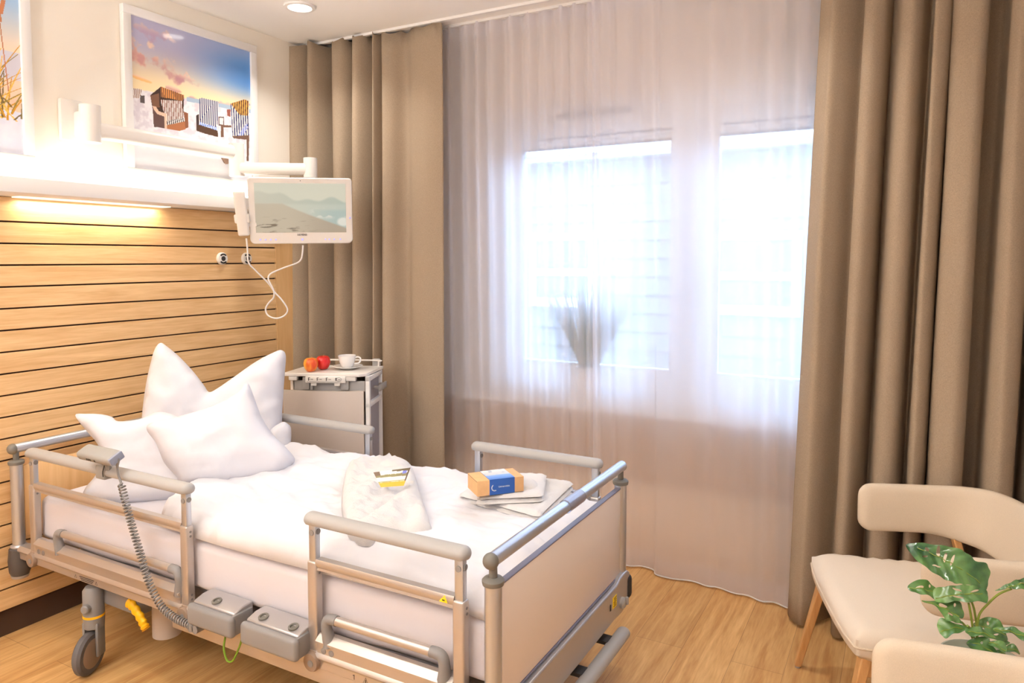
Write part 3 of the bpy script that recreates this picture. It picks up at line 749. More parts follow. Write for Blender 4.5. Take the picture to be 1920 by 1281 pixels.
def shore(u, v):
    n = vnoise(u, v, 40, 6, 1); c = lerp((238, 234, 210), (232, 228, 205), v)
    hill = .80-.18*u+.05*np.sin(u*9)+.03*np.sin(u*23+1)
    c = lerp(c, lerp((220, 214, 192), (192, 202, 186), u), ss(hill+.03, hill-.03, v)*.9)
    c = lerp(c, lerp((232, 226, 202), (206, 214, 198), u), ss(.62, .54, v))
    sea = lerp((226, 222, 200), (186, 204, 196), ss(.4, .9, u)); c = lerp(c, sea, ss(.5, .42, v)*.8)
    f = vnoise(u, v, 44, 10, 1)
    c = lerp(c, (238, 236, 220), ss(.5, .62, f)*ss(.55, .7, u)*ss(.25, .35, v)*ss(.55, .42, v))
    c = lerp(c, (244, 242, 228), ss(.09, .05, np.hypot((u-.97), (v-.22)*.8)))
    sh = .60-.52*ss(.0, 1.15, u)**.9-.05*u+.0; sh = np.where(u < .3, .585, .585-.50*np.clip((u-.3)/.7, 0, 1)**.9)
    s2 = vnoise(u*.6, v*2.2, 50, 16, 1)
    sand = lerp((214, 198, 172), (192, 174, 150), ss(.3, .9, u)); sand = lerp(sand, (120, 106, 88), ss(.60, .72, s2)*ss(.36, .1, v)*ss(.75, .2, u))
    c = lerp(c, sand, ss(.03, -.02, v-sh))
    return c
canvas('screen', MM @ Vector((-mw/2+.030, -mh/2+.058, .001)), Rt*(mw-.062), Up*(mh-.085), 200, 130, shore, M_lcd, mp_)
text_obj('lettering', 'SIEMENS', .013, MM @ Vector((0, -mh/2+.046, .0012)), Rt, Up, M_ink, mp_)
g = G().lathe((0, 0, 0), [(.0022, 0), (0, .001)], 10, M=MM @ Matrix.Translation((0, mh/2-.014, .0005))); obj('camera_eye', g, M_ink, mp_)
M_led = emit_mat('violet touch icon', (.55, .5, 1, 1), 1.0)
g = G()
for x in (-.205, -.18, -.155, -.13, 0, .115, .135, .16, .19): g.box((x, -mh/2+.022, .001), (.007 if x else .010, .007 if x else .010, .0008), 0, M=MM)
g.box((mw/2-.012, -.035, .001), (.006, .008, .0008), 0, M=MM)
obj('touch_icons', g, M_led, mp_, smooth=False)
# handset on the side
HS = thing('handset', 'white corded handset clipped to the side of the bedside screen', 'handset', MM @ Vector((-mw/2-.035, -.03, 0)))
Mh = MM @ Matrix.Translation((-mw/2-.034, -.012, .008)) @ Matrix.Rotation(math.radians(4), 4, 'Z')
obj('body', G().box((0, 0, 0), (.056, .225, .026), .010, 3, M=Mh), M_white, HS)
obj('cradle', G().box((0, -.025, -.004), (.074, .045, .03), .007, M=Mh).box((.045, -.06, -.012), (.04, .02, .012), .003, M=Mh), M_white, HS)
pp = [(462, 447), (464, 468), (466, 492), (480, 508), (502, 530), (515, 548), (528, 562), (539, 580), (533, 592), (518, 597), (503, 592), (498, 580), (504, 568), (513, 558), (513, 545), (507, 532), (503, 522), (508, 513), (530, 503), (555, 494), (564, 487), (567, 475), (568, 460)]
g = G().tube(smooth_line([atp(x, y, MC+Vector((0, 0, 0))+Nn*(-.01+.012*math.sin(i)), Nn) for i, (x, y) in enumerate(pp)], 6), .0042, 8)
obj('cord', g, M_cord, HS)

# ------------------------------------------------------------------ ceiling downlights
def downlight(x, y, label, p=1.0):
    t = thing('ceiling_downlight', label, 'downlight', (x, y, ZC-.012), 0, None if 'above' in label else 'ceiling downlights beyond the frame')
    obj('ring', G().lathe((x, y, ZC), [(.078, -.001), (.076, -.010), (.060, -.012), (.056, -.004)], 32), M_whiteg, t)
    obj('lens', G().lathe((x, y, ZC), [(.057, -.005), (0, -.005)], 24), M_lens, t)
    light('lamp', 'AREA', (x, y, ZC-.02), LIGHTS['down']*p, WARM, .11, parent=t, spread=math.radians(130))
downlight(-2.71, 2.72, 'round recessed downlight in the ceiling above the gathered taupe curtain', 1.3)
for x, y, p in ((-.62, 2.62, 1.5), (.55, 1.75, .5), (-1.3, 1.2, .6), (-2.6, .7, 1.5), (.5, .1, .5), (-1.6, -.6, 1.0)):  # unseen downlights added for brightness; the first follows the curtain's light scallop
    downlight(x, y, 'unseen round recessed downlight brightening the room from the ceiling', p)
# unseen ceiling panel added as fill for the middle of the room
cp = thing('fill_panel_light', 'unseen square ceiling panel added as fill light', 'fill light', (-.6, .2, ZC-.04))
obj('housing', G().span((-1.25, -.45, ZC-.035), (.05, .85, ZC-.001), .004), M_whiteg, cp)
obj('diffuser', G().span((-1.22, -.42, ZC-.038), (.02, .82, ZC-.034)), emit_mat('panel diffuser', (1, .88, .74, 1), 2), cp, smooth=False)
light('lamp', 'AREA', (-.6, .2, ZC-.045), LIGHTS['room'], (1, .97, .94), 1.2, 1.2, parent=cp)
# unseen uplighter added behind the camera to bounce light off the ceiling
fl = thing('fill_uplighter', 'tall unseen uplighter added to brighten ceiling and walls', 'lamp', (-1.9, -1.1, 0))
obj('base', G().lathe((-1.9, -1.1, 0), [(.15, 0), (.15, .02), (.02, .03), (.012, .05), (.012, 1.75)], 28), M_alu, fl)
obj('shade', G().lathe((-1.9, -1.1, 0), [(.03, 1.74), (.13, 1.80), (.20, 1.90), (.195, 1.90), (.12, 1.81), (0, 1.76)], 32), M_whiteg, fl)
light('lamp', 'AREA', (-1.9, -1.1, 1.89), LIGHTS['fill_torch'], (1, .97, .94), .34, rot=(math.pi, 0, 0), parent=fl)
# sky light entering by the window
pl = bpy.data.lights.new('daylight', 'AREA'); pl.shape = 'RECTANGLE'; pl.size = 2.45; pl.size_y = 1.5; pl.energy = 1
pl.cycles.is_portal = True
po = bpy.data.objects.new('daylight', pl); COL.objects.link(po); po.location = (-.95, YW+.22, 1.58); po.rotation_euler = (-math.pi/2, 0, 0)

# ------------------------------------------------------------------ hospital bed
YN, YF, XF, XH = 1.545, 2.475, -0.902, -3.128
bed = thing('hospital_bed', 'adjustable hospital bed with aluminium side rails and beige white footboard', 'bed', (-2.0, 2.01, 0))
def endframe(x, out, zb, pre):
    for y in (YN, YF):
        g = G().lathe((x, y, 0), [(.0225, zb), (.0225, .725)], 28)
        p = obj(pre+'_post', g, M_alu, bed)
        obj('post_cap', G().lathe((x, y, 0), [(.0275, .722), (.029, .728), (.029, .734), (.024, .739), (.011, .741), (.0105, .775)], 24), M_dgrey, p)
    g = G().tube([(x, YN-.012, .787), (x, YF+.012, .787)], .0185, 28)
    p = obj(pre+'_rail', g, M_alu, bed)
    for y, s_ in ((YN-.012, -1), (YF+.012, 1)):
        obj('end_cap', G().ball((x, y, .786), .0215 if s_ < 0 else .019, sc=(1, .9, 1)), M_dgrey if s_ < 0 else M_grey, p)
endframe(XF, 1, .30, 'foot'); endframe(XH, -1, .33, 'head')
# footboard
g = G().span((XF-.009, YN+.022, .395), (XF+.009, YF-.022, .712), .003); fb = obj('footboard', g, M_laminate, bed)
obj('edge_band', G().span((XF-.010, YN+.022, .709), (XF+.010, YF-.022, .7145), .002).span((XF+.004, YN+.022, .388), (XF+.012, YF-.022, .394), .001), mat('blue grey edging', srgb(120, 120, 140), .4), fb)
obj('headboard', G().span((XH-.009, YN+.022, .42), (XH+.009, YF-.022, .712), .003), M_panelp, bed)
g = G().tube([(XF, 1.985, .787), (XF, 2.10, .787)], .0215, 28); obj('clear_sleeve', g, M_clear, bed)
# foot cross beam with rounded ends, black bumper, knob, stickers
def yz(pts, x): return [(x, y, z) for y, z in pts]
pf = [(YN-.02, .385), (YF-.10, .385), (YF-.06, .40), (YF+.01, .40), (YF+.035, .385), (YF+.04, .30), (YF+.02, .27), (YF-.05, .262), (YF-.12, .268), (YN-.02, .268)]
g = G().prism(yz(pf, XF-.035), (.062, 0, 0)); o = obj('foot_beam', g, M_silver, bed)
b = o.modifiers.new('b', 'BEVEL'); b.width = .006; b.segments = 3; b.limit_method = 'ANGLE'
obj('bumper', G().span((XF-.055, YF+.005, .285), (XF+.034, YF+.052, .375), .018, seg=4).span((XF-.055, YN-.052, .285), (XF+.034, YN-.015, .375), .018, seg=4), M_black, o)
k = Matrix.Translation((XF+.028, YF-.055, .305)) @ Matrix.Rotation(math.pi/2, 4, 'Y')
obj('knob', G().lathe((0, 0, 0), [(.020, -.002), (.020, .008), (.014, .014), (0, .015)], 24, M=k).box((XF+.046, YF-.048, .313), (.012, .012, .03), .005), M_grey, o)
obj('yellow_sticker', G().box((XF+.0275, YF-.125, .338), (.001, .038, .040), 0), M_sticker, o, smooth=False)
g = G()
for i in range(5): g.box((XF+.0285, YF-.125+(.003 if i < 2 else 0), .353-.007*i), (.0006, .026-.006*(i % 2), .002), 0)
g.box((XF+.0285, YF-.165, .333), (.0006, .008, .022), .0)
obj('sticker_print', g, M_ink, o, smooth=False)
g = G().capsule((XF+.055, YN+.05, .225), (XF+.055, YF-.09, .225), .021, 20, sx=1.2); fbk = obj('foot_bar', g, M_grey, bed)
g = G()
for y in (YF-.2, YF-.42, YN+.2): g.box((XF+.01, y, .235), (.09, .05, .014), .003)
obj('bracket', g, M_black, fbk)
# head bumpers
for y, s_ in ((YN, -1), (YF, 1)):
    g = G().lathe((XH-.0, y, 0), [(.030, .268), (.038, .285), (.041, .33), (.036, .378), (.026, .384)], 24); p = obj('corner_bumper', g, mat('anthracite plastic', srgb(74, 68, 64), .5), bed)
    obj('collar', G().lathe((XH, y, 0), [(.029, .381), (.031, .388), (.026, .394), (.0225, .394)], 24).lathe((XH, y, 0), [(.0, .258), (.03, .259), (.033, .27)], 24), M_silver, p)
obj('head_beam', G().span((XH-.02, YN, .30), (XH+.04, YF, .37), .012), M_silver, bed)

# long side beams
for y, s_, nm in ((YN, -1, 0), (YF, 1, 0)):
    pr = [(y+s_*.012, .396), (y+s_*.022, .386), (y+s_*.024, .380), (y+s_*.022, .375), (y+s_*.016, .370), (y+s_*.016, .346), (y+s_*.012, .342), (y-s_*.022, .342), (y-s_*.022, .396)]
    g = G().prism([(XH+.03, a, z) for a, z in pr], (XF-XH-.06, 0, 0)); sb = obj('side_beam', g, M_alum, bed); obj('under_skirt', G().span((-2.16, y-.012, .296), (XF-.04, y+.014, .345), .004), M_alum, sb)
    if s_ < 0:
        g = G()
        # symbols: warning triangle and small marks on the beam face
        yy = y-.0168
        def tri(x, z, r):
            P3 = [(x-r, z-r*.8), (x+r, z-r*.8), (x, z+r)]
            g.tube([(a[0], yy, a[1]) for a in P3], .0006, 5, closed=True)
        tri(-1.31, .357, .010); g.box((-1.31, yy, .357), (.0015, .001, .008))
        g.box((-1.352, yy, .357), (.0014, .001, .014)).box((-1.3545, yy, .362), (.004, .001, .0014))
        g.box((-1.24, yy, .357), (.014, .001, .003)).box((-1.242, yy, .352), (.010, .001, .002))
        for i in range(3): g.box((-2.64, yy, .363-.006*i), (.09-.01*i, .001, .0018))
        tri(-2.71, .357, .006); tri(-2.58, .357, .006)
        obj('symbol', g, M_ink, sb, smooth=False)

def side_rail(x0, x1, y, s_, grab):
    """s_: outer side (-1 near, +1 far)"""
    zt, zm = .783, .655
    g = G().capsule((x0-.03, y, zt), (x1+.028, y, zt), .021, 20, sx=1.25)
    # flat underside of the grip
    g.v = [(a, b_, max(c, zt-.012)) for a, b_, c in g.v]
    r = obj('side_rail', g, M_grey, bed)
    for x in (x0, x1):
        obj('post', G().box((x, y, .715), (.028, .022, .115), .005), M_alu, r)
        obj('sleeve', G().box((x, y, .522), (.036, .030, .275), .006, 3), M_alum, r)
        g = G().lathe((0, 0, 0), [(.027, -.018), (.029, -.012), (.029, .012), (.026, .018)], 24, M=Matrix.Translation((x+.004, y+s_*.012, .362)) @ Matrix.Rotation(math.pi/2, 4, 'X'))
        g.box((x+.002, y+s_*.004, .378), (.036, .032, .03), .006)
        obj('pivot', g, M_taupe, r)
        g = G().tube([(x, y+s_*.0115, .745), (x, y+s_*.0135, .745)], .0085, 16)
        for q in (.640, .625, .425, .410): g.tube([(x+.0185, y, q), (x+.0195, y, q)], .004, 12)
        g.tube([(x+.014, y, .748), (x+.0165, y, .748)], .0085, 16)
        g.tube([(x+.006, y+s_*.028, .360), (x+.006, y+s_*.032, .360)], .010, 14)
        obj('button', g, M_mgrey, r)
    g = G().prism([(x0+.014, y+a, b_) for a, b_ in ((s_*.010, .668), (s_*.014, .660), (s_*.013, .650), (s_*.008, .643), (s_*.010, .636), (-s_*.010, .636), (-s_*.012, .668))], (x1-x0-.028, 0, 0)); obj('crossbar', g, M_alum, r)
    if s_ < 0 and x0 > -1.6:
        g = G(); w = .009; px_ = x1-.045; g.prism([(px_-w*1.5, y-.0155, .648), (px_+w*1.5, y-.0155, .648), (px_+w*.3, y-.012, .6665)], (0, -.0006, 0)); obj('warning_sticker', g, M_sticker, r, smooth=False)
        obj('warning_mark', G().box((px_+.001, y-.0165, .654), (.008, .0006, .003)), M_ink, r, smooth=False)
    # lower ledge profile
    g = G().prism([(x0+.02, y+a, b_) for a, b_ in ((s_*.004, .446), (s_*.024, .430), (s_*.024, .424), (s_*.016, .418), (s_*.016, .388), (-s_*.012, .385), (-s_*.012, .446))], (x1-x0-.038, 0, 0)); obj('lower_ledge', g, M_alum, r)
    g = G()
    for q in (.045, .075): g.tube([(x0+q, y+s_*.015, .402), (x0+q, y+s_*.0175, .402)], .0095, 16)
    obj('bolt', g, M_mgrey, r)
    if grab:
        a, c = grab; zz = .502; yy = y+s_*.012
        h = obj('grab_bar', G().tube([(a, yy, zz), (c, yy, zz)], .0135, 18), M_alum, r)
        for xx, d_ in ((a, -1), (c, 1)):
            pts = [(xx-d_*.012, yy, zz), (xx+d_*.010, yy, zz), (xx+d_*.024, yy, zz-.006), (xx+d_*.030, yy, zz-.024), (xx+d_*.028, yy+.004, zz-.05), (xx+d_*.022, yy+.006, zz-.085)]
            obj('elbow', G().tube(smooth_line(pts, 5), [.0155]*16+[.0155+.0005*i for i in range(10)], 14), M_mgrey, h)
    return r
side_rail(-3.0, -2.088, YN, -1, (-2.80, -2.145))
side_rail(-1.513, -1.0, YN, -1, (-1.43, -1.075))
side_rail(-3.0, -2.088, YF, 1, (-2.80, -2.145))
side_rail(-1.513, -1.0, YF, 1, (-1.43, -1.075))

# control boxes between the near rails
for a, c in ((-2.0, -1.79), (-1.755, -1.52)):
    g = G().prism([(a+.01, y, z) for y, z in ((1.565, .460), (1.525, .459), (1.490, .448), (1.490, .385), (1.565, .385))], (c-a-.02, 0, 0)); o = obj('control_box', g, M_silver, bed)
    b = o.modifiers.new('b', 'BEVEL'); b.width = .004; b.segments = 2
    obj('front_shell', G().span((a, 1.468, .376), (c, 1.496, .445), .014, seg=4).span((c-.020, 1.480, .380), (c-.002, 1.56, .446), .008), M_mgrey, o)
    g = G()
    for q in ((a+.095,) if a < -1.9 else (a+.06, c-.05)):
        k = Matrix.Translation((q, 1.512, .4565)) @ Matrix.Rotation(math.radians(12), 4, 'X')
        g.lathe((0, 0, 0), [(.016, -.002), (.016, .003), (.010, .004), (.009, -.001), (0, -.001)], 20, M=k)
    obj('ring_button', g, M_dgrey, o)
g = G().tube(smooth_line([(-1.865, 1.51, .355), (-1.862, 1.50, .32), (-1.845, 1.498, .285), (-1.82, 1.50, .292), (-1.805, 1.51, .33), (-1.80, 1.52, .36)], 6), .0032, 8); obj('earth_cable', g, M_green, bed)
# chassis, lift columns
obj('chassis', G().span((-2.95, 1.66, .30), (-1.0, 1.70, .36), .006).span((-2.95, 2.32, .30), (-1.0, 2.36, .36), .006).span((-2.8, 1.60, .335), (-1.05, 2.42, .42), .005), M_silver, bed)
def rounded_col(g, x, y, a, b_, z0, z1):
    pts = [(x+a*math.cos(t)*(1 if abs(math.cos(t)) > 0 else 1), y+b_*math.sin(t)) for t in [2*math.pi*k/28 for k in range(28)]]
    g.prism([(p[0], p[1], z0) for p in pts], (0, 0, z1-z0))
for x in (-2.475, -1.35):
    g = G(); rounded_col(g, x, 1.735, .052, .052, .10, .34); obj('lift_column', g, mat('pale grey column', srgb(196, 186, 178), .4), bed)
g = G().span((-2.72, 1.62, .27), (-2.50, 2.38, .335), .012).span((-1.45, 1.62, .27), (-1.23, 2.38, .335), .012).span((-2.60, 1.84, .115), (-1.3, 1.96, .16), .01).span((-2.64, 1.585, .245), (-2.42, 1.64, .342), .006); obj('base_frame', g, M_mgrey, bed)
# castors
def castor(x, y, rz):
    Mz = Matrix.Translation((x, y, 0)) @ Matrix.Rotation(rz, 4, 'Z')
    g = G().lathe((0, 0, 0), [(.0, .322), (.026, .320), (.036, .305), (.037, .20), (.035, .165), (.0, .165)], 24, M=Mz)
    g.box((-.004, -.026, .122), (.044, .012, .13), .005, M=Mz).box((-.004, .026, .122), (.044, .012, .13), .005, M=Mz)
    c_ = obj('castor', g, M_mgrey, bed)
    obj('yellow_ring', G().lathe((0, 0, 0), [(.0375, .205), (.0378, .211), (.0375, .214)], 24, M=Mz), M_yellow, c_)
    k = Mz @ Matrix.Translation((-.034, 0, .078)) @ Matrix.Rotation(math.pi/2, 4, 'X')
    w = obj('wheel', G().lathe((0, 0, 0), [(.058, -.017), (.070, -.017), (.078, -.008), (.078, .008), (.070, .017), (.058, .017)], 36, M=k), mat('grey rubber tyre', srgb(92, 88, 88), .6), c_)
    obj('hub', G().lathe((0, 0, 0), [(0, -.019), (.05, -.019), (.0575, -.014), (.0575, .014), (.05, .019), (0, .019)], 30, M=k), M_taupe, w)
    k2 = Mz @ Matrix.Translation((-.030, .0, .25)) @ Matrix.Rotation(math.radians(-90), 4, 'Y')
    obj('pivot_bolt', G().lathe((0, 0, 0), [(.016, -.004), (.016, .02), (.012, .024), (0, .025)], 18, M=k2), M_mgrey, c_)
castor(-2.655, 1.56, math.radians(113)); castor(-2.655, 2.44, math.radians(-40)); castor(-1.30, 1.60, math.radians(20)); castor(-1.30, 2.42, math.radians(-30))
# brake lever: yellow ribbed grip
pts = [at(x, y, 1, 1.575) for x, y in ((241, 1130), (250, 1138), (262, 1156), (270, 1172), (274, 1180))]
L_ = smooth_line([tuple(p) for p in pts], 8); n_ = len(L_)
g = G().tube(L_, [.018+.0025*math.sin(i*1.25) if 0 < i < n_-1 else .012 for i in range(n_)], 14, sx=.7)
bl = obj('brake_lever', g, M_yellow, bed)
obj('lever_shaft', G().tube([tuple(pts[0]), (pts[0].x+.03, 1.66, pts[0].z+.05)], .009, 10), M_mgrey, bl)

# ------------------------------------------------------------------ mattress, duvet
mg = G().span((-3.03, 1.573, .425), (-.928, 2.447, .597), .03, seg=5)
mt = obj('mattress', mg, M_sheet); tag(mt, 'mattress under a fitted white sheet on the hospital bed', 'mattress')
b = bmesh.new(); b.from_mesh(mt.data); bmesh.ops.subdivide_edges(b, edges=[e for e in b.edges if e.calc_length() > .15], cuts=24, use_grid_fill=True)
for v in b.verts:
    n_ = noise.fractal(Vector((v.co.x*3, v.co.z*9, v.co.y*4)), .8, 2, 3); v.co.z += .004*n_; v.co.y += .004*n_
b.to_mesh(mt.data); b.free(); mt.data.polygons.foreach_set('use_smooth', [True]*len(mt.data.polygons))
Xd = [(-2.10, 1.568), (-1.9, 1.560), (-1.55, 1.566), (-1.2, 1.575), (-.96, 1.575), (-.925, 1.62), (-.93, 2.0), (-.925, 2.40), (-.96, 2.44), (-1.5, 2.448), (-2.1, 2.446), (-2.50, 2.44), (-2.54, 2.38), (-2.50, 2.0), (-2.44, 1.78), (-2.36, 1.64), (-2.22, 1.585)]
g = G()
def dz(x, y, q):
    e = .028*math.exp(-(((x+2.42)/.16)**2+((y-2.36)/.12)**2))*q          # puffed corner by the pillows
    e += .006*math.sin(x*11+y*5)*q+.008*math.sin(y*9-x*3)*q*q
    return e-(.010 if x > -1.0 else 0)
inflate(g, smooth_loop(Xd, 4), Vector((0, 0, .611)), Vector((1, 0, 0)), Vector((0, 1, 0)), Vector((0, 0, 1)), .078, .085, .018, .12, .017, 4.6, dz)
dv = weld(obj('duvet', g, M_duvet, ang=180)); tag(dv, 'thick white duvet lying flat on the hospital bed', 'duvet')

# ------------------------------------------------------------------ pillows
def pillow(px, p0, n, T, R, label, lean=14, wr=.02, fn=None, name='pillow', step=.024, back=1.0, T_m=None, pw=.5):
    n = Vector(n).normalized(); n = (n*math.cos(math.radians(lean))+Vector((0, 0, math.sin(math.radians(lean))))).normalized()
    U = Vector((0, 0, 1)).cross(n).normalized(); V = n.cross(U).normalized(); p0 = Vector(p0)
    o2 = [atp(x, y, p0, n)-p0 for x, y in px]; poly = smooth_loop([(q.dot(U), q.dot(V)) for q in o2], 4)
    g = G(); inflate(g, poly, p0, U, V, n, T, R, step, back, wr, 4.2, fn)
    o = weld(obj(name, g, T_m or M_pillow, ang=180)); tag(o, label, 'pillow', None); return o
pillow([(301, 643), (312, 649), (335, 668), (360, 694), (382, 722), (392, 735), (408, 728), (440, 706), (480, 678), (515, 660), (529, 657), (536, 668), (534, 700), (531, 745), (529, 790), (533, 830), (535, 862), (500, 880), (420, 885), (340, 880), (275, 860), (262, 830), (266, 780), (272, 730), (280, 690), (290, 655)],
       (-2.72, 2.19, .70), (.75, -.66, 0), .085, .20, 'tall white pillow with two pointed ears standing behind the other pillows', 16)
pillow([(141, 779), (160, 776), (190, 777), (210, 782), (222, 790), (262, 786), (300, 772), (345, 790), (372, 840), (384, 900), (372, 938), (330, 943), (270, 946), (200, 944), (158, 934), (160, 915), (178, 893), (192, 862), (182, 832), (160, 806)],
       (-2.585, 1.822, .66), (.74, -.67, 0), .055, .14, 'white pillow at the end beside the bed remote, with a flopped corner', 24)
pillow([(463, 716), (452, 728), (425, 748), (385, 766), (330, 782), (285, 792), (275, 806), (292, 830), (308, 868), (330, 892), (338, 905), (380, 906), (420, 908), (470, 898), (525, 888), (546, 872), (553, 860), (535, 838), (512, 815), (492, 785), (478, 750), (470, 728)],
       (-2.35, 1.945, .70), (.74, -.67, 0), .075, .15, 'front white pillow with one pointed ear, lying against the tall pillow', 26)
o = pillow([(528, 792), (540, 795), (546, 805), (545, 832), (538, 845), (525, 850), (510, 840), (505, 810)], (-2.50, 2.36, .75), (.75, -.66, 0), .03, .04, 'small white pillow corner showing between the tall pillow and the far side rail', 10)

# ------------------------------------------------------------------ handset of the bed with coiled cable
rm = thing('bed_remote', 'grey bed remote hooked over the side rail, with a coiled cable', 'remote control', at(188, 868, 1, 1.53))
a_, c_ = at(156, 846, 1, 1.50), at(218, 860, 1, 1.50)
Xa = (c_-a_).normalized(); ctr = (a_+c_)/2; Za = Vector((0, -.45, .9)).normalized(); Za = (Za-Xa*Za.dot(Xa)).normalized(); Ya = Za.cross(Xa)
Mr = Matrix.Translation(ctr) @ Matrix((Xa, Ya, Za)).transposed().to_4x4()
Lr = (c_-a_).length
M_rem = mat('remote grey', srgb(150, 148, 144), .5)
obj('body', G().box((0, 0, 0), (Lr, .060, .034), .013, 3, M=Mr), M_rem, rm)
obj('end_piece', G().box((Lr/2, 0, 0), (.012, .054, .030), .005, 2, M=Mr), mat('blue grey plastic', srgb(140, 146, 164), .5), rm)
obj('hook', G().box((ctr.x-.005, 1.528, .806), (.045, .012, .05), .003).box((ctr.x-.03, 1.545, .783), (.055, .060, .052), .008), M_rem, rm)
g = G().tube(smooth_line([(ctr.x+.01, 1.51, .815), (ctr.x, 1.51, .79), (ctr.x+.005, 1.508, .775)], 5), .0022, 6)
for q in (-.03, -.02, -.01, .015): g.box((q, -.031, 0), (.004, .001, .008), 0, M=Mr)
obj('strap_and_marks', g, M_ink, rm)
way = [(216, 852), (222, 862), (220, 876), (222, 892), (226, 903), (235, 940), (247, 985), (262, 1035), (275, 1080), (288, 1112), (305, 1140), (330, 1160), (360, 1174)]
P3 = [at(x, y, 1, 1.505 if i < 5 else 1.495) for i, (x, y) in enumerate(way)]
C3 = smooth_line([tuple(p) for p in P3], 10); st = 45
g = G().tube(C3[:st], .0042, 8)
Ls = [0]; body = C3[st-3:]
for i in range(1, len(body)): Ls.append(Ls[-1]+(body[i]-body[i-1]).length)
tot = Ls[-1]; turns = int(tot/.0115); N_ = turns*12; cp_ = []
for i in range(N_+1):
    s_ = tot*i/N_; j = min(max(k for k in range(len(Ls)) if Ls[k] <= s_), len(body)-2); t = (s_-Ls[j])/(Ls[j+1]-Ls[j]); p = body[j].lerp(body[j+1], min(t, 1))
    T_ = (body[j+1]-body[j]).normalized(); A_ = T_.cross(Vector((0, 1, 0))).normalized(); B_ = T_.cross(A_); an = 2*math.pi*turns*i/N_
    cp_.append(p+(A_*math.cos(an)+B_*math.sin(an))*.0105)
g.tube(cp_, .0029, 6); obj('coiled_cable', g, M_mgrey, rm)
e_ = P3[-1]; g = G()
for dx in (0, .022): g.tube([(e_.x+dx, 1.487, e_.z-.004), (e_.x+dx, 1.53, e_.z-.004)], .014, 14)
g.box((e_.x+.012, 1.525, e_.z+.012), (.04, .02, .03), .004)
obj('cable_clip', g, M_mgrey, rm)

# ------------------------------------------------------------------ bedside cabinet
CO = at(529, 700, 2, .965); c2 = at(677, 702, 2, .965); U_ = (c2-CO).normalized(); wv = (c2-CO).length+.04; D_ = Vector((-U_.y, U_.x, 0)); dv_ = .285
ang = math.atan2(U_.y, U_.x)
CB = thing('bedside_cabinet', 'white bedside cabinet with a tray top, standing between bed and taupe curtain', 'cabinet', (CO.x, CO.y, 0), ang)
MB_ = Matrix.Translation((CO.x, CO.y, 0)) @ Matrix.Rotation(ang, 4, 'Z')
w = wv
top = [(0, .01), (.0, 0), (w-.05, 0), (w-.02, .03), (w, dv_), (.035, dv_)]
g = G().prism([MB_ @ Vector((x, y, .950)) for x, y in top], (0, 0, .016)); o = obj('tray_top', g, M_white, CB)
bb = o.modifiers.new('b', 'BEVEL'); bb.width = .003; bb.segments = 2
obj('lip', G().span((0.03, .004, .927), (.075, .03, .952), .006, M=MB_).span((w-.17, .004, .927), (w-.07, .03, .952), .006, M=MB_), M_white, o)
obj('label_strip', G().span((w*.27, -.006, .918), (w*.27+.2*w/.43, .004, .952), .004, M=MB_), M_white, o)
g = G()
for i, x in enumerate((.285, .385, .49, .60)):
    X0 = w*x+.01; g.span((X0, -.0075, .930), (X0+.003, -.006, .946), 0, M=MB_).span((X0, -.0075, .944), (X0+.010, -.006, .946), 0, M=MB_).span((X0+.013, -.0075, .936), (X0+.026, -.006, .938), 0, M=MB_).span((X0+.001, -.0075, .936), (X0+.009, -.006, .9375), 0, M=MB_)
g.span((w*.29, -.0075, .924), (w*.69, -.006, .925), 0, M=MB_)
g.tube([MB_ @ Vector((w*.66+.014*math.cos(t), -.0065, .938+.009*math.sin(t))) for t in [math.tau*k/16 for k in range(16)]], .0008, 5, closed=True)
obj('pictogram', g, M_ink, o, smooth=False)
obj('clip', G().span((w*.33, .0, .902), (w*.33+.03, .012, .920), .003, M=MB_).span((w*.60, .0, .902), (w*.60+.03, .012, .920), .003, M=MB_), M_white, o)
# gallery rail at the back
zr = .998
g = G().tube([MB_ @ Vector(p) for p in smooth_line([(.05, dv_-.02, .965), (.05, dv_-.02, zr-.008), (.06, dv_-.02, zr), (w-.035, dv_-.02, zr), (w-.022, dv_-.02, zr-.008), (w-.022, dv_-.02, .965)], 5)], .0045, 8)
obj('gallery_rail', g, M_white, CB)
obj('rail_bracket', G().span((.045, dv_-.012, .962), (.085, dv_+.004, 1.006), .006, M=MB_).span((w-.06, dv_-.012, .962), (w-.015, dv_+.006, 1.006), .006, M=MB_), M_grey, CB)
# carcass
g = G().span((.045, .045, .10), (.06, dv_-.01, .95), .003, M=MB_).span((w-.034, .045, .10), (w-.022, dv_-.01, .95), .003, M=MB_) if False else G()
g.span((.03, .03, .08), (.045, dv_, .950), .003, M=MB_)                              # far side panel
g.span((.03, dv_-.015, .08), (w-.01, dv_, .95), .003, M=MB_)                         # back
g.span((.03, .03, .08), (w-.03, dv_, .12), .003, M=MB_)                              # base
obj('carcass', g, M_laminate, CB)
g = G()
x0, x1 = w-.028, w-.006
g.span((x0, .03, .08), (x1, .052, .950), .003, M=MB_).span((x0, dv_-.022, .08), (x1, dv_, .95), .003, M=MB_)
for z in (.935, .80, .10): g.span((x0, .03, z-.012), (x1, dv_, z+.012), .002, M=MB_)
obj('side_frame', g, M_whiteg, CB)
obj('side_recess', G().span((x0-.004, .045, .81), (x0+.006, dv_-.02, .93), 0, M=MB_).span((x0-.004, .045, .11), (x0+.006, dv_-.02, .79), 0, M=MB_), mat('blue grey recess', srgb(158, 156, 164), .5), CB, smooth=False)
g = G().span((x1-.01, .14, .865), (x1+.03, .155, .88), .003, M=MB_).span((x1-.01, .24, .865), (x1+.03, .255, .88), .003, M=MB_).span((x1+.018, .13, .853), (x1+.028, .27, .887), .003, M=MB_)
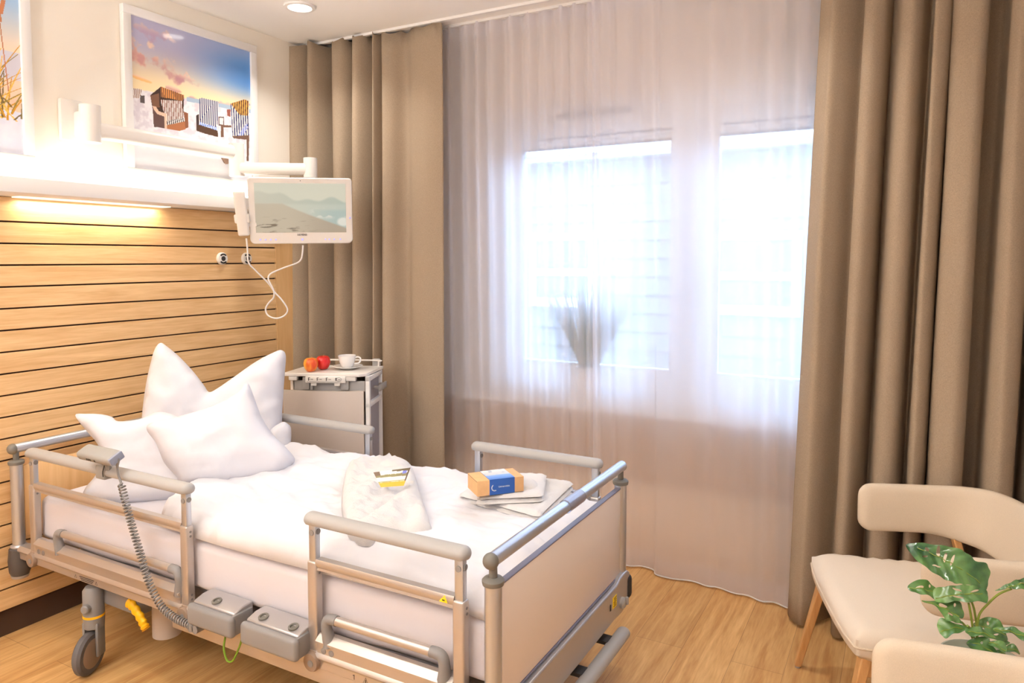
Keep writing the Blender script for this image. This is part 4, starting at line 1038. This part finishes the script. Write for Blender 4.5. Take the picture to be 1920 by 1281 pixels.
obj('side_handle', g, M_grey, CB)
obj('inner_tray', G().span((.05, .03, .87), (w-.03, .05, .925), .003, M=MB_).span((.14, .012, .88), (.155, .04, .945), .003, M=MB_).span((w-.15, .010, .880), (w-.11, .04, .945), .004, M=MB_).span((w*.22, .015, .880), (w*.30, .04, .945), .004, M=MB_), M_grey, CB)
fp = [(-.005+ (w-.035+.005)*k/12, .018+.012*math.sin(math.pi*k/12)*-1) for k in range(13)]
g = G().prism([MB_ @ Vector((x, y, .14)) for x, y in fp]+[MB_ @ Vector((x, y+.014, .14)) for x, y in reversed(fp)], (0, 0, .735)); obj('front_panel', g, mat('champagne front', srgb(214, 202, 192), .4), CB)
g = G()
for x, y in ((.06, .06), (w-.05, .06), (.06, dv_-.04), (w-.05, dv_-.04)):
    k = MB_ @ Matrix.Translation((x, y, .035)) @ Matrix.Rotation(math.pi/2, 4, 'X'); g.lathe((0, 0, 0), [(0, -.012), (.034, -.012), (.035, 0), (.034, .012), (0, .012)], 20, M=k).span((x-.012, y-.018, .03), (x+.012, y+.018, .085), .004, M=MB_)
obj('castors', g, M_mgrey, CB)

# apples, cup and saucer
def apple_mat(nm, c1, c2):
    m = bpy.data.materials.new(nm); m.use_nodes = True; nt = m.node_tree; b = nt.nodes['Principled BSDF']; b.inputs['Roughness'].default_value = .28; b.inputs['Coat Weight'].default_value = .2
    tc = nt.nodes.new('ShaderNodeTexCoord'); mp = nt.nodes.new('ShaderNodeMapping'); mp.inputs['Scale'].default_value = (30, 30, 5); nt.links.new(tc.outputs['Object'], mp.inputs[0])
    n = nt.nodes.new('ShaderNodeTexNoise'); n.inputs['Scale'].default_value = 1.2; n.inputs['Detail'].default_value = 5; nt.links.new(mp.outputs[0], n.inputs[0])
    r = nt.nodes.new('ShaderNodeValToRGB'); r.color_ramp.elements[0].position = .38; r.color_ramp.elements[1].position = .62; r.color_ramp.elements[0].color = c1; r.color_ramp.elements[1].color = c2
    nt.links.new(n.outputs[0], r.inputs[0]); nt.links.new(r.outputs[0], b.inputs['Base Color']); return m
AP = [(0, .014), (.006, .006), (.014, .001), (.022, .004), (.032, .018), (.0375, .036), (.0375, .048), (.033, .062), (.023, .0705), (.012, .069), (.005, .062), (0, .060)]
ZT = .966
for px, py, r, mm, lab in ((583, 697, 1.0, apple_mat('yellow red apple', srgb(250, 180, 60), srgb(226, 80, 36)), 'yellow and red apple in front on the bedside cabinet'), (606, 693, 1.02, apple_mat('red apple', srgb(226, 60, 34), srgb(206, 24, 30)), 'bright red apple behind the yellow one on the bedside cabinet')):
    p = at(px, py, 2, ZT); t = thing('apple', lab, 'apple', (p.x, p.y, ZT), 0, 'apples')
    obj('flesh', G().lathe((p.x, p.y, ZT), [(a*r*.98, z*r) for a, z in AP], 28), mm, t, ang=180)
    obj('stalk', G().tube([(p.x, p.y, ZT+.058*r), (p.x+.002, p.y, ZT+.070*r), (p.x+.006, p.y+.002, ZT+.078*r)], .0014, 6), M_leg, t)
p = at(652, 692, 2, ZT)
t = thing('saucer', 'round white porcelain saucer under the cup', 'saucer', (p.x, p.y, ZT))
obj('plate', G().lathe((p.x, p.y, ZT), [(.0, .004), (.03, .004), (.034, 0), (.038, .001), (.064, .012), (.078, .016), (.079, .019), (.072, .018), (.04, .010), (.0, .010)], 40), M_china, t, ang=180)
t = thing('cup', 'white porcelain cup with a handle on the saucer', 'cup', (p.x, p.y, ZT+.011))
obj('bowl', G().lathe((p.x-.004, p.y, ZT+.011), [(0, .0), (.026, 0), (.032, .004), (.040, .026), (.046, .052), (.0475, .062), (.0455, .062), (.044, .052), (.036, .02), (.028, .008), (0, .006)], 36), M_china, t, ang=60)
hd = Vector((.86, .5, 0)).normalized(); q0 = Vector((p.x-.004, p.y, ZT+.011))
obj('handle', G().tube(smooth_line([tuple(q0+hd*a+Vector((0, 0, z))) for a, z in ((.043, .05), (.058, .053), (.070, .046), (.070, .032), (.060, .020), (.038, .018))], 6), .0045, 8, sx=1.0), M_china, t)

# ------------------------------------------------------------------ things on the duvet
ZD = .688
def slab(g, pts, z, T, R=.02, wr=.003, ws=14, step=.014, back=0.3, fn=None):
    return inflate(g, smooth_loop(pts, 4), Vector((0, 0, z)), Vector((1, 0, 0)), Vector((0, 1, 0)), Vector((0, 0, 1)), T, R, step, back, wr, ws, fn)
rp = [at(x, y, 2, ZD+.01) for x, y in ((645, 900), (655, 880), (700, 872), (745, 870), (775, 884), (790, 930), (808, 985), (812, 1000), (775, 1006), (745, 1004), (718, 1010), (692, 1022), (662, 1014), (648, 990), (640, 945))]
g = G(); slab(g, [(p.x, p.y) for p in rp], ZD+.004, .050, .05, .014, 16, .013, .1, lambda x, y, q: -.016*math.exp(-((x+1.52-(y-1.9)*-.25)/.012)**2)*q+.008*math.sin(x*40+y*12)*q)
rb = weld(obj('bathrobe', g, M_towel, ang=180)); tag(rb, 'folded fluffy white bathrobe with a picture card tucked in it', 'bathrobe')
cc = [atp(x, y, at(735, 905, 2, ZD+.085), Vector((.55, -.75, .75))) for x, y in ((700, 886), (770, 877), (757, 911), (714, 914))]
cdt = thing('picture_card', 'trapezoid picture card of a garden with an orange strip, tucked in the bathrobe', 'card', (cc[3]+cc[2])/2)
def card_paint(u, v):
    n = vnoise(u, v, 60, 10, 1); c = lerp((238, 232, 220), (246, 242, 236), v)
    c = lerp(c, lerp((120, 106, 80), (150, 150, 90), n), ((v > .62-.06*u) & (v < .80-.1*n)).astype(float))
    c = lerp(c, (96, 84, 56), ((v > .80) & (u > .5) & (v > .92-.25*(n-.3))).astype(float)); c = lerp(c, (110, 90, 70), ((u < .16) & (v > .74)).astype(float))
    c = lerp(c, (120, 130, 210), ((u > .80) & (u < .93) & (v > .70) & (v < .86)).astype(float))
    c = lerp(c, (170, 166, 110), ((v < .36) & (v > .26+.06*(1-n))).astype(float)); c = lerp(c, (250, 176, 50), (v < .27).astype(float)); c = lerp(c, (90, 74, 60), ((u > .955) & (v > .27)).astype(float)); return c
def quad_canvas(name, q, nx, ny, fn, m, parent, nrm, off):
    o = canvas(name, (0, 0, 0), (1, 0, 0), (0, 1, 0), nx, ny, fn, m, None)
    I = wmat(parent).inverted(); tl, tr, br_, bl_ = q
    for v in o.data.vertices:
        u, w_ = v.co.x, v.co.y; P_ = bl_.lerp(br_, u).lerp(tl.lerp(tr, u), w_)+nrm*off; v.co = I @ P_
    o.parent = parent; return o
nv = (cc[2]-cc[3]).cross(cc[0]-cc[3]).normalized()
obj('card_stock', G().prism([c - nv*.0018 for c in cc], nv*.0015), M_whiteg, cdt, smooth=False)
M_paint = canvas_mat('printed card', 0, .4)
quad_canvas('card_print', cc, 90, 50, card_paint, M_paint, cdt, nv, .0002)

# folded towels
def towel(px, z, T, nl, label, seed):
    pts = [at(x, y, 2, z) for x, y in px]; g = G(); random.seed(seed)
    cx_ = sum(p.x for p in pts)/len(pts); cy_ = sum(p.y for p in pts)/len(pts)
    pp_ = []
    for i in range(len(pts)):
        a, c, d = pts[i-1], pts[i], pts[(i+1) % len(pts)]
        pp_ += [c.lerp(a, .16), c.lerp(a, .05), c.lerp(d, .05), c.lerp(d, .16)]
    pts = pp_
    for k in range(nl):
        s_ = 1-.018*k; q = [(cx_+(p.x-cx_)*s_+random.uniform(-.003, .003), cy_+(p.y-cy_)*s_+random.uniform(-.003, .003)) for p in pts]
        slab(g, q, z+T*(k+.35), T*.62, .016, .003, 16, .014, .55)
    o = obj('towel', g, M_towel, ang=180); tag(o, label, 'towel', 'folded towels'); return o
towel([(856, 940), (925, 898), (1078, 916), (1012, 984)], ZD-.004, .016, 2, 'larger folded white towel lying flat on the duvet, under the other towel', 1)
towel([(890, 950), (918, 900), (1026, 902), (1018, 944)], ZD+.026, .017, 2, 'smaller folded white towel on top, carrying the cardboard box', 2)
g = G(); slab(g, [(p.x, p.y) for p in [at(x, y, 2, ZD+.06) for x, y in ((968, 905), (978, 898), (1005, 902), (1012, 912), (1000, 918), (972, 918))]], ZD+.05, .02, .03, .004, 20, .01); o = obj('towel_corner', g, M_towel, ang=180); tag(o, 'rolled white washcloth behind the cardboard box', 'washcloth')
# box
zb = ZD+.062
A_ = at(895, 932, 2, zb); B2 = at(982, 921, 2, zb); U2 = (B2-A_); bw = U2.length; U2.normalize(); V2 = Vector((-U2.y, U2.x, 0)); bd = .105; bh = .052
MX = Matrix.Translation(A_) @ Matrix((U2, V2, Vector((0, 0, 1)))).transposed().to_4x4()
bx = thing('cardboard_box', 'small kraft cardboard box with a blue printed sleeve on the towels', 'box', A_)
obj('carton', G().span((0, 0, 0), (bw, bd, bh), .001, M=MX), M_card, bx)
obj('lid_seam', G().span((-.0004, .003, bh-.0035), (.001, bd-.003, bh-.0025), 0, M=MX), M_ink, bx, smooth=False)
s0, s1 = bw*.26, bw*.80
def sleeve_paint(u, v):
    n = vnoise(u, v, 70, 6, 1); c = lerp((70, 120, 200), (120, 160, 230), ss(.0, .35, v)); c = lerp(c, (206, 206, 206), ss(.35, .5, v)); c = lerp(c, (226, 224, 220), ss(.6, .9, v)); return lerp(c, (150, 160, 176), ss(.55, .7, n)*ss(.4, .6, v)*.7)
obj('sleeve', G().span((s0, -.0008, .0), (s1, bd+.0008, bh+.0008), 0, M=MX), M_blue, bx, smooth=False)
canvas('sleeve_picture', MX @ Vector((s0, 0, bh+.0012)), U2*(s1-s0), V2*bd, 60, 50, sleeve_paint, M_paint, bx)
Mw = mat('white print', srgb(236, 238, 244), .5); Mw2 = mat('pale blue print', srgb(110, 140, 200), .5)
text_obj('lettering', 'Universitäts', .0085, MX @ Vector((s0+.045*bw/.13-.006, -.0012, bh*.50)), U2, (0, 0, 1), Mw, bx, .0002)
g = G()
for r in (.0115, .0095):
    g.tube([MX @ Vector((s0+.018+r*math.cos(t), -.0012, bh*.47+r*math.sin(t))) for t in [math.radians(120+15*k) for k in range(13)]], .0007, 5)
obj('crescent_logo', g, Mw, bx, smooth=False)

# ------------------------------------------------------------------ armchairs
def armchair(O, F, label, full=True, nleg='leg'):
    F = Vector((F[0], F[1], 0)).normalized(); L = Vector((F.y, -F.x, 0)) ; L = Vector((-F.y, F.x, 0)) * -1
    # local axes: X = lateral, Y = backwards
    Xl = Vector((-F.y, F.x, 0)); Xl = -Xl  # lateral
    Mc = Matrix.Translation((O[0], O[1], 0)) @ Matrix((Xl, -F, Vector((0, 0, 1)))).transposed().to_4x4()
    ang = math.atan2(Xl.y, Xl.x)
    t = thing('armchair', label, 'armchair', (O[0], O[1], 0), ang)
    # seat
    hw = .31
    pl_ = [(-hw+.015, .0), (hw-.015, .0), (hw+.0, .05), (hw-.01, .50), (hw-.06, .56), (-hw+.06, .56), (-hw+.01, .50), (-hw, .05)]
    poly = smooth_loop([(-hw+.05, .005), (0, -.005), (hw-.05, .005), (hw-.004, .045), (hw-.01, .25), (hw-.03, .48), (hw-.10, .56), (0, .575), (-hw+.10, .56), (-hw+.03, .48), (-hw+.01, .25), (-hw+.004, .045)], 5)
    V, Fc = fill2d(poly, .03); D = dist_poly(poly, V[:, 0], V[:, 1]); g = G(); up = []; dn = []
    for (x, y), d in zip(V, D):
        q = min(d/.03, 1); e = math.sqrt(1-(1-q)**2); crown = .012*min(d/.2, 1)
        up.append(Mc @ Vector((x, y, .432+.022*e+crown))); dn.append(Mc @ Vector((x, y, .385-.022*e)))
    nn = len(up); bo = list(range(len(poly)))
    g.add(up+dn, [tuple(f) for f in Fc]+[(f[0]+nn, f[2]+nn, f[1]+nn) for f in Fc]+[(i, (i+1) % len(poly), nn+(i+1) % len(poly), nn+i) for i in range(len(poly))])
    st_ = obj('seat', g, M_chair2, t, ang=60)
    obj('piping', G().tube([Mc @ Vector((x*1.004, y, .408)) for x, y in poly], .0035, 6, closed=True), M_chair, st_)
    # wrap-around back band
    hx = .335; path = [(-hx+.015, .175), (-hx, .30), (-hx-.005, .44), (-hx+.03, .54), (-hx+.12, .60), (0, .62), (hx-.12, .60), (hx-.03, .54), (hx+.005, .44), (hx, .30), (hx-.015, .175)]
    P = smooth_line([(x, y, 0) for x, y in path], 8); n = len(P); Ls = [0]
    for i in range(1, n): Ls.append(Ls[-1]+(P[i]-P[i-1]).length)
    tot = Ls[-1]; rings = []; M2 = 20; th = .026; zc, hh = .627, .088
    ext = [P[0]]+P+[P[-1]]
    samp = []
    for i in range(n): samp.append((P[i], min(Ls[i], tot-Ls[i])))
    # denser samples at both rounded ends
    S2 = []
    for k in range(7):
        s_ = .05*(1-math.cos(math.pi/2*k/7)); S2.append(s_)
    def at_s(s_):
        j = max(k for k in range(n) if Ls[k] <= s_+1e-9); j = min(j, n-2); return P[j].lerp(P[j+1], (s_-Ls[j])/(Ls[j+1]-Ls[j])), (P[j+1]-P[j]).normalized()
    ss_ = S2+[.05+(tot-.1)*k/60 for k in range(61)]+[tot-s_ for s_ in reversed(S2)]
    for s_ in ss_:
        p, T_ = at_s(min(max(s_, 0), tot)); e = min(s_, tot-s_); q = min(e/.05, 1); k_ = math.sqrt(max(1-(1-q)**2, 0.0004))
        h_ = hh-.045*(1-k_); w_ = th*min(1, .12+k_); Nl = Vector((-T_.y, T_.x, 0))
        mid = min(e/(tot*.5), 1); lean = .03*ss(.25, .6, mid); hb = h_+.012*float(ss(.3, .6, mid))
        ring = []
        for k in range(M2):
            a = math.tau*k/M2; ca, sa = math.cos(a), math.sin(a); ex = .38
            ox = math.copysign(abs(ca)**.7, ca)*w_; oz = math.copysign(abs(sa)**ex, sa)*hb
            ring.append(Mc @ Vector((p.x+Nl.x*(ox), p.y+Nl.y*(ox)+float(lean)*(oz/hb), zc+oz)))
        rings.append(ring)
    g = G(); vs = [v for r in rings for v in r]; m_ = len(rings)
    fs = [(i*M2+k, i*M2+(k+1) % M2, (i+1)*M2+(k+1) % M2, (i+1)*M2+k) for i in range(m_-1) for k in range(M2)]+[tuple(range(M2-1, -1, -1)), tuple((m_-1)*M2+k for k in range(M2))]
    g.add(vs, fs); obj('backrest', g, M_chair, t, ang=60)
    # legs
    def leg(x0, y0, x1, y1, z1, w0=.024, w1=.044):
        g = G(); a = Vector((x0, y0, .006)); c = Vector((x1, y1, z1)); r0 = w0/2; r1 = w1/2
        vs = [Mc @ (a+Vector((dx*r0, dy*r0, 0))) for dx, dy in ((-1, -1), (1, -1), (1, 1), (-1, 1))]+[Mc @ (c+Vector((dx*r1, dy*r1*.7, 0))) for dx, dy in ((-1, -1), (1, -1), (1, 1), (-1, 1))]
        g.add(vs, [(3, 2, 1, 0), (4, 5, 6, 7)]+[(i, (i+1) % 4, 4+(i+1) % 4, 4+i) for i in range(4)])
        o = obj('leg', g, M_leg, t, ang=20); b = o.modifiers.new('b', 'BEVEL'); b.width = .004; b.segments = 2
        obj('glide', G().lathe((0, 0, 0), [(.010, 0), (.011, .007)], 14, M=Mc @ Matrix.Translation((x0, y0, 0))), M_grey, o)
    for sx in (-1, 1):
        leg(sx*.300, -.030, sx*.262, .055, .40); leg(sx*.305, .64, sx*.318, .50, .56, .024, .038)
    g = G()
    for sx in (-1, 1): g.box((sx*.272, .29, .335), (.022, .50, .05), .004, M=Mc)
    g.box((0, .06, .355), (.52, .022, .045), .004, M=Mc).box((0, .52, .355), (.52, .022, .045), .004, M=Mc)
    obj('apron', g, M_leg, t)
    return t
armchair((-.205, 2.57), (-.953, -.302), 'oatmeal armchair with oak legs standing before the wide taupe curtain')
armchair((-.19, 1.407), (-.995, -.09), 'oatmeal armchair nearest the photographer, only its curved back band showing at the bottom edge')

# ------------------------------------------------------------------ side table and plant
VC = at(1843, 1238, 2, .60)
tb = thing('side_table', 'small round side table between the two armchairs', 'table', (VC.x+.06, VC.y, 0))
obj('table_top', G().lathe((VC.x+.06, VC.y, 0), [(0, .425), (.17, .425), (.18, .432), (.18, .44), (.175, .445), (0, .445)], 48), M_panelp, tb)
obj('stem', G().lathe((VC.x+.06, VC.y, 0), [(.13, 0), (.13, .012), (.02, .02), (.016, .06), (.016, .425)], 32), M_alum, tb)
vp = thing('monstera_plant', 'green monstera plant with slotted leaves in a pale grey green pot', 'plant', (VC.x, VC.y, .445))
obj('pot', G().lathe((VC.x, VC.y, .445), [(0, 0), (.060, 0), (.068, .01), (.088, .15), (.091, .157), (.087, .158), (.084, .15), (.066, .03), (0, .03)], 40), M_glasspot, vp)
obj('soil', G().lathe((VC.x, VC.y, .445), [(.078, .115), (0, .12)], 24), mat('pebble soil', srgb(170, 170, 150), 1, noise_s=80, noise_a=.3), vp)
def zpx(zx, zy): return (1700+zx/4.559, 1000+zy/4.559)
def leaf(out, holes, n, dp=0.0, bend=.02, stalk=None, tip=None):
    """outline surveyed in the picture, placed on its own tilted plane round the plant axis"""
    n = Vector(n).normalized(); c0 = zpx(sum(p[0] for p in out)/len(out), sum(p[1] for p in out)/len(out))
    base = VC.copy(); base.y += dp; P0 = at(c0[0], c0[1], 1, base.y)
    U = Vector((0, 0, 1)).cross(n)
    if U.length < 1e-3: U = Vector((1, 0, 0))
    U.normalize(); V = n.cross(U)
    def pr(pts, k): 
        q = [atp(*zpx(*p), P0, n)-P0 for p in pts]; return smooth_loop([(a.dot(U), a.dot(V)) for a in q], k)
    poly = pr(out, 5); hs = [pr(h, 2) for h in holes]
    Vt, Fc = fill2d(poly, .0075, hs); R_ = max(abs(Vt).max(), .01); g = G()
    vs = []
    ax = Vector(Vt[:len(poly)][np.argmax(np.hypot(Vt[:len(poly), 0], Vt[:len(poly), 1]))]).normalized()
    for x, y in Vt:
        s_ = (x*ax.y-y*ax.x); l_ = x*ax.x+y*ax.y
        h_ = -bend*(l_/R_)**2+bend*.7*abs(s_)/R_+.0025*math.sin(l_*230+abs(s_)*160)
        vs.append(P0+U*x+V*y+n*h_)
    nn = len(vs); g.add(vs+[v-n*.0006 for v in vs], [tuple(f) for f in Fc]+[(f[0]+nn, f[2]+nn, f[1]+nn) for f in Fc])
    o = obj('leaf', g, M_leaf, vp, ang=180)
    ts = [k/12*R_*1.7-R_*.75 for k in range(13)]; ts = [t for t in ts if inpoly([tuple(q) for q in poly], np.array([ax.x*t]), np.array([ax.y*t]))[0]]
    if len(ts) > 3: obj('midrib', G().tube([P0+U*(ax.x*t)+V*(ax.y*t)+n*(-bend*(t/R_)**2+.0025*math.sin(t*230)+.0006) for t in ts], .0011, 5), M_stem, o)
    if stalk:
        q = [at(*zpx(*p), 1, VC.y+dp*(1-i/max(len(stalk)-1, 1))) for i, p in enumerate(stalk)]
        obj('stalk', G().tube(smooth_line([tuple(a) for a in q], 6), .0026, 8), M_stem, vp)
    return o
def ell(cx_, cy_, rx, ry, a):
    a = math.radians(a); return [(cx_+rx*math.cos(t)*math.cos(a)-ry*math.sin(t)*math.sin(a), cy_+rx*math.cos(t)*math.sin(a)+ry*math.sin(t)*math.cos(a)) for t in [math.tau*k/7 for k in range(7)]]
leaf([(35, 58), (150, 68), (270, 100), (400, 130), (500, 175), (590, 240), (690, 262), (728, 330), (720, 400), (700, 470), (600, 450), (500, 440), (400, 435), (290, 390), (200, 320), (130, 255), (75, 170)],
     [ell(188, 125, 12, 24, -20), ell(275, 150, 16, 46, -5), ell(328, 210, 14, 42, 8), ell(390, 232, 12, 52, 20), ell(168, 186, 22, 8, 5), ell(255, 282, 40, 9, 12)], (.35, -.62, .70), .02, .018, [(480, 440), (560, 600), (585, 700), (600, 820), (610, 1000)])
leaf([(15, 440), (60, 415), (130, 400), (200, 430), (250, 465), (262, 530), (240, 560), (180, 540), (110, 520), (40, 490)], [ell(112, 462, 32, 12, 8), ell(198, 450, 9, 12, 0)], (.2, -.5, .85), -.01, .01)
leaf([(240, 465), (330, 455), (430, 450), (540, 445), (640, 455), (700, 475), (708, 520), (690, 590), (600, 580), (530, 600), (440, 580), (340, 590), (270, 575), (240, 530)], [ell(430, 485, 44, 8, 22), ell(585, 490, 44, 8, -22), ell(440, 545, 50, 7, 18)], (.1, -.75, .65), -.02, .02, [(530, 600), (545, 680), (560, 780), (575, 900), (590, 1000)])
leaf([(150, 545), (240, 570), (330, 592), (430, 590), (480, 650), (492, 715), (450, 725), (490, 770), (420, 765), (340, 755), (300, 690), (240, 610)], [ell(312, 618, 38, 14, 30), ell(372, 694, 28, 12, 10), ell(404, 622, 10, 16, 0)], (.25, -.6, .75), -.03, .015, [(470, 760), (530, 830), (575, 930), (600, 1010)])
leaf([(258, 780), (290, 742), (380, 762), (460, 775), (548, 785), (500, 820), (440, 860), (380, 880), (330, 892), (290, 850)], [], (-.1, -.45, .9), -.05, .012, [(520, 790), (560, 850), (590, 1000)])
leaf([(505, 800), (620, 812), (700, 840), (770, 880), (680, 888), (600, 880), (540, 870)], [], (.1, -.4, .9), -.05, .01)
leaf([(565, 760), (640, 732), (720, 725), (800, 760), (850, 850), (860, 905), (780, 920), (700, 900), (620, 830)], [ell(652, 815, 11, 14, 0), ell(694, 772, 10, 20, -15), ell(765, 865, 22, 9, -20)], (-.1, -.7, .7), .02, .015, [(700, 900), (690, 1000), (680, 1080)])
leaf([(745, 795), (840, 800), (930, 815), (1003, 850), (1060, 900), (1000, 915), (920, 870), (850, 850), (790, 835)], [], (.1, -.45, .9), -.02, .01)
leaf([(515, 905), (600, 892), (670, 900), (740, 960), (770, 1000), (700, 1030), (600, 1020), (545, 995)], [ell(640, 945, 12, 9, 20)], (0, -.5, .85), -.06, .015)
leaf([(670, 900), (760, 925), (840, 945), (862, 990), (830, 1010), (760, 990), (710, 950)], [], (.1, -.5, .85), -.06, .012)
leaf([(740, 1015), (800, 1005), (860, 1015), (840, 1050), (780, 1058), (730, 1045)], [], (0, -.6, .8), -.05, .01)
leaf([(860, 955), (920, 965), (972, 1000), (965, 1025), (890, 1025), (850, 990)], [], (.1, -.5, .85), -.02, .01)
leaf([(790, 900), (850, 880), (876, 920), (870, 960), (800, 950)], [], (.1, -.6, .8), .01, .01)
leaf([(765, 460), (850, 435), (950, 400), (1040, 375), (1120, 400), (1090, 470), (1000, 488), (900, 470), (830, 462)], [ell(985, 425, 24, 9, -20)], (.1, -.5, .85), .0, .015, [(900, 475), (790, 520), (700, 600), (620, 700), (600, 850), (605, 1000)])
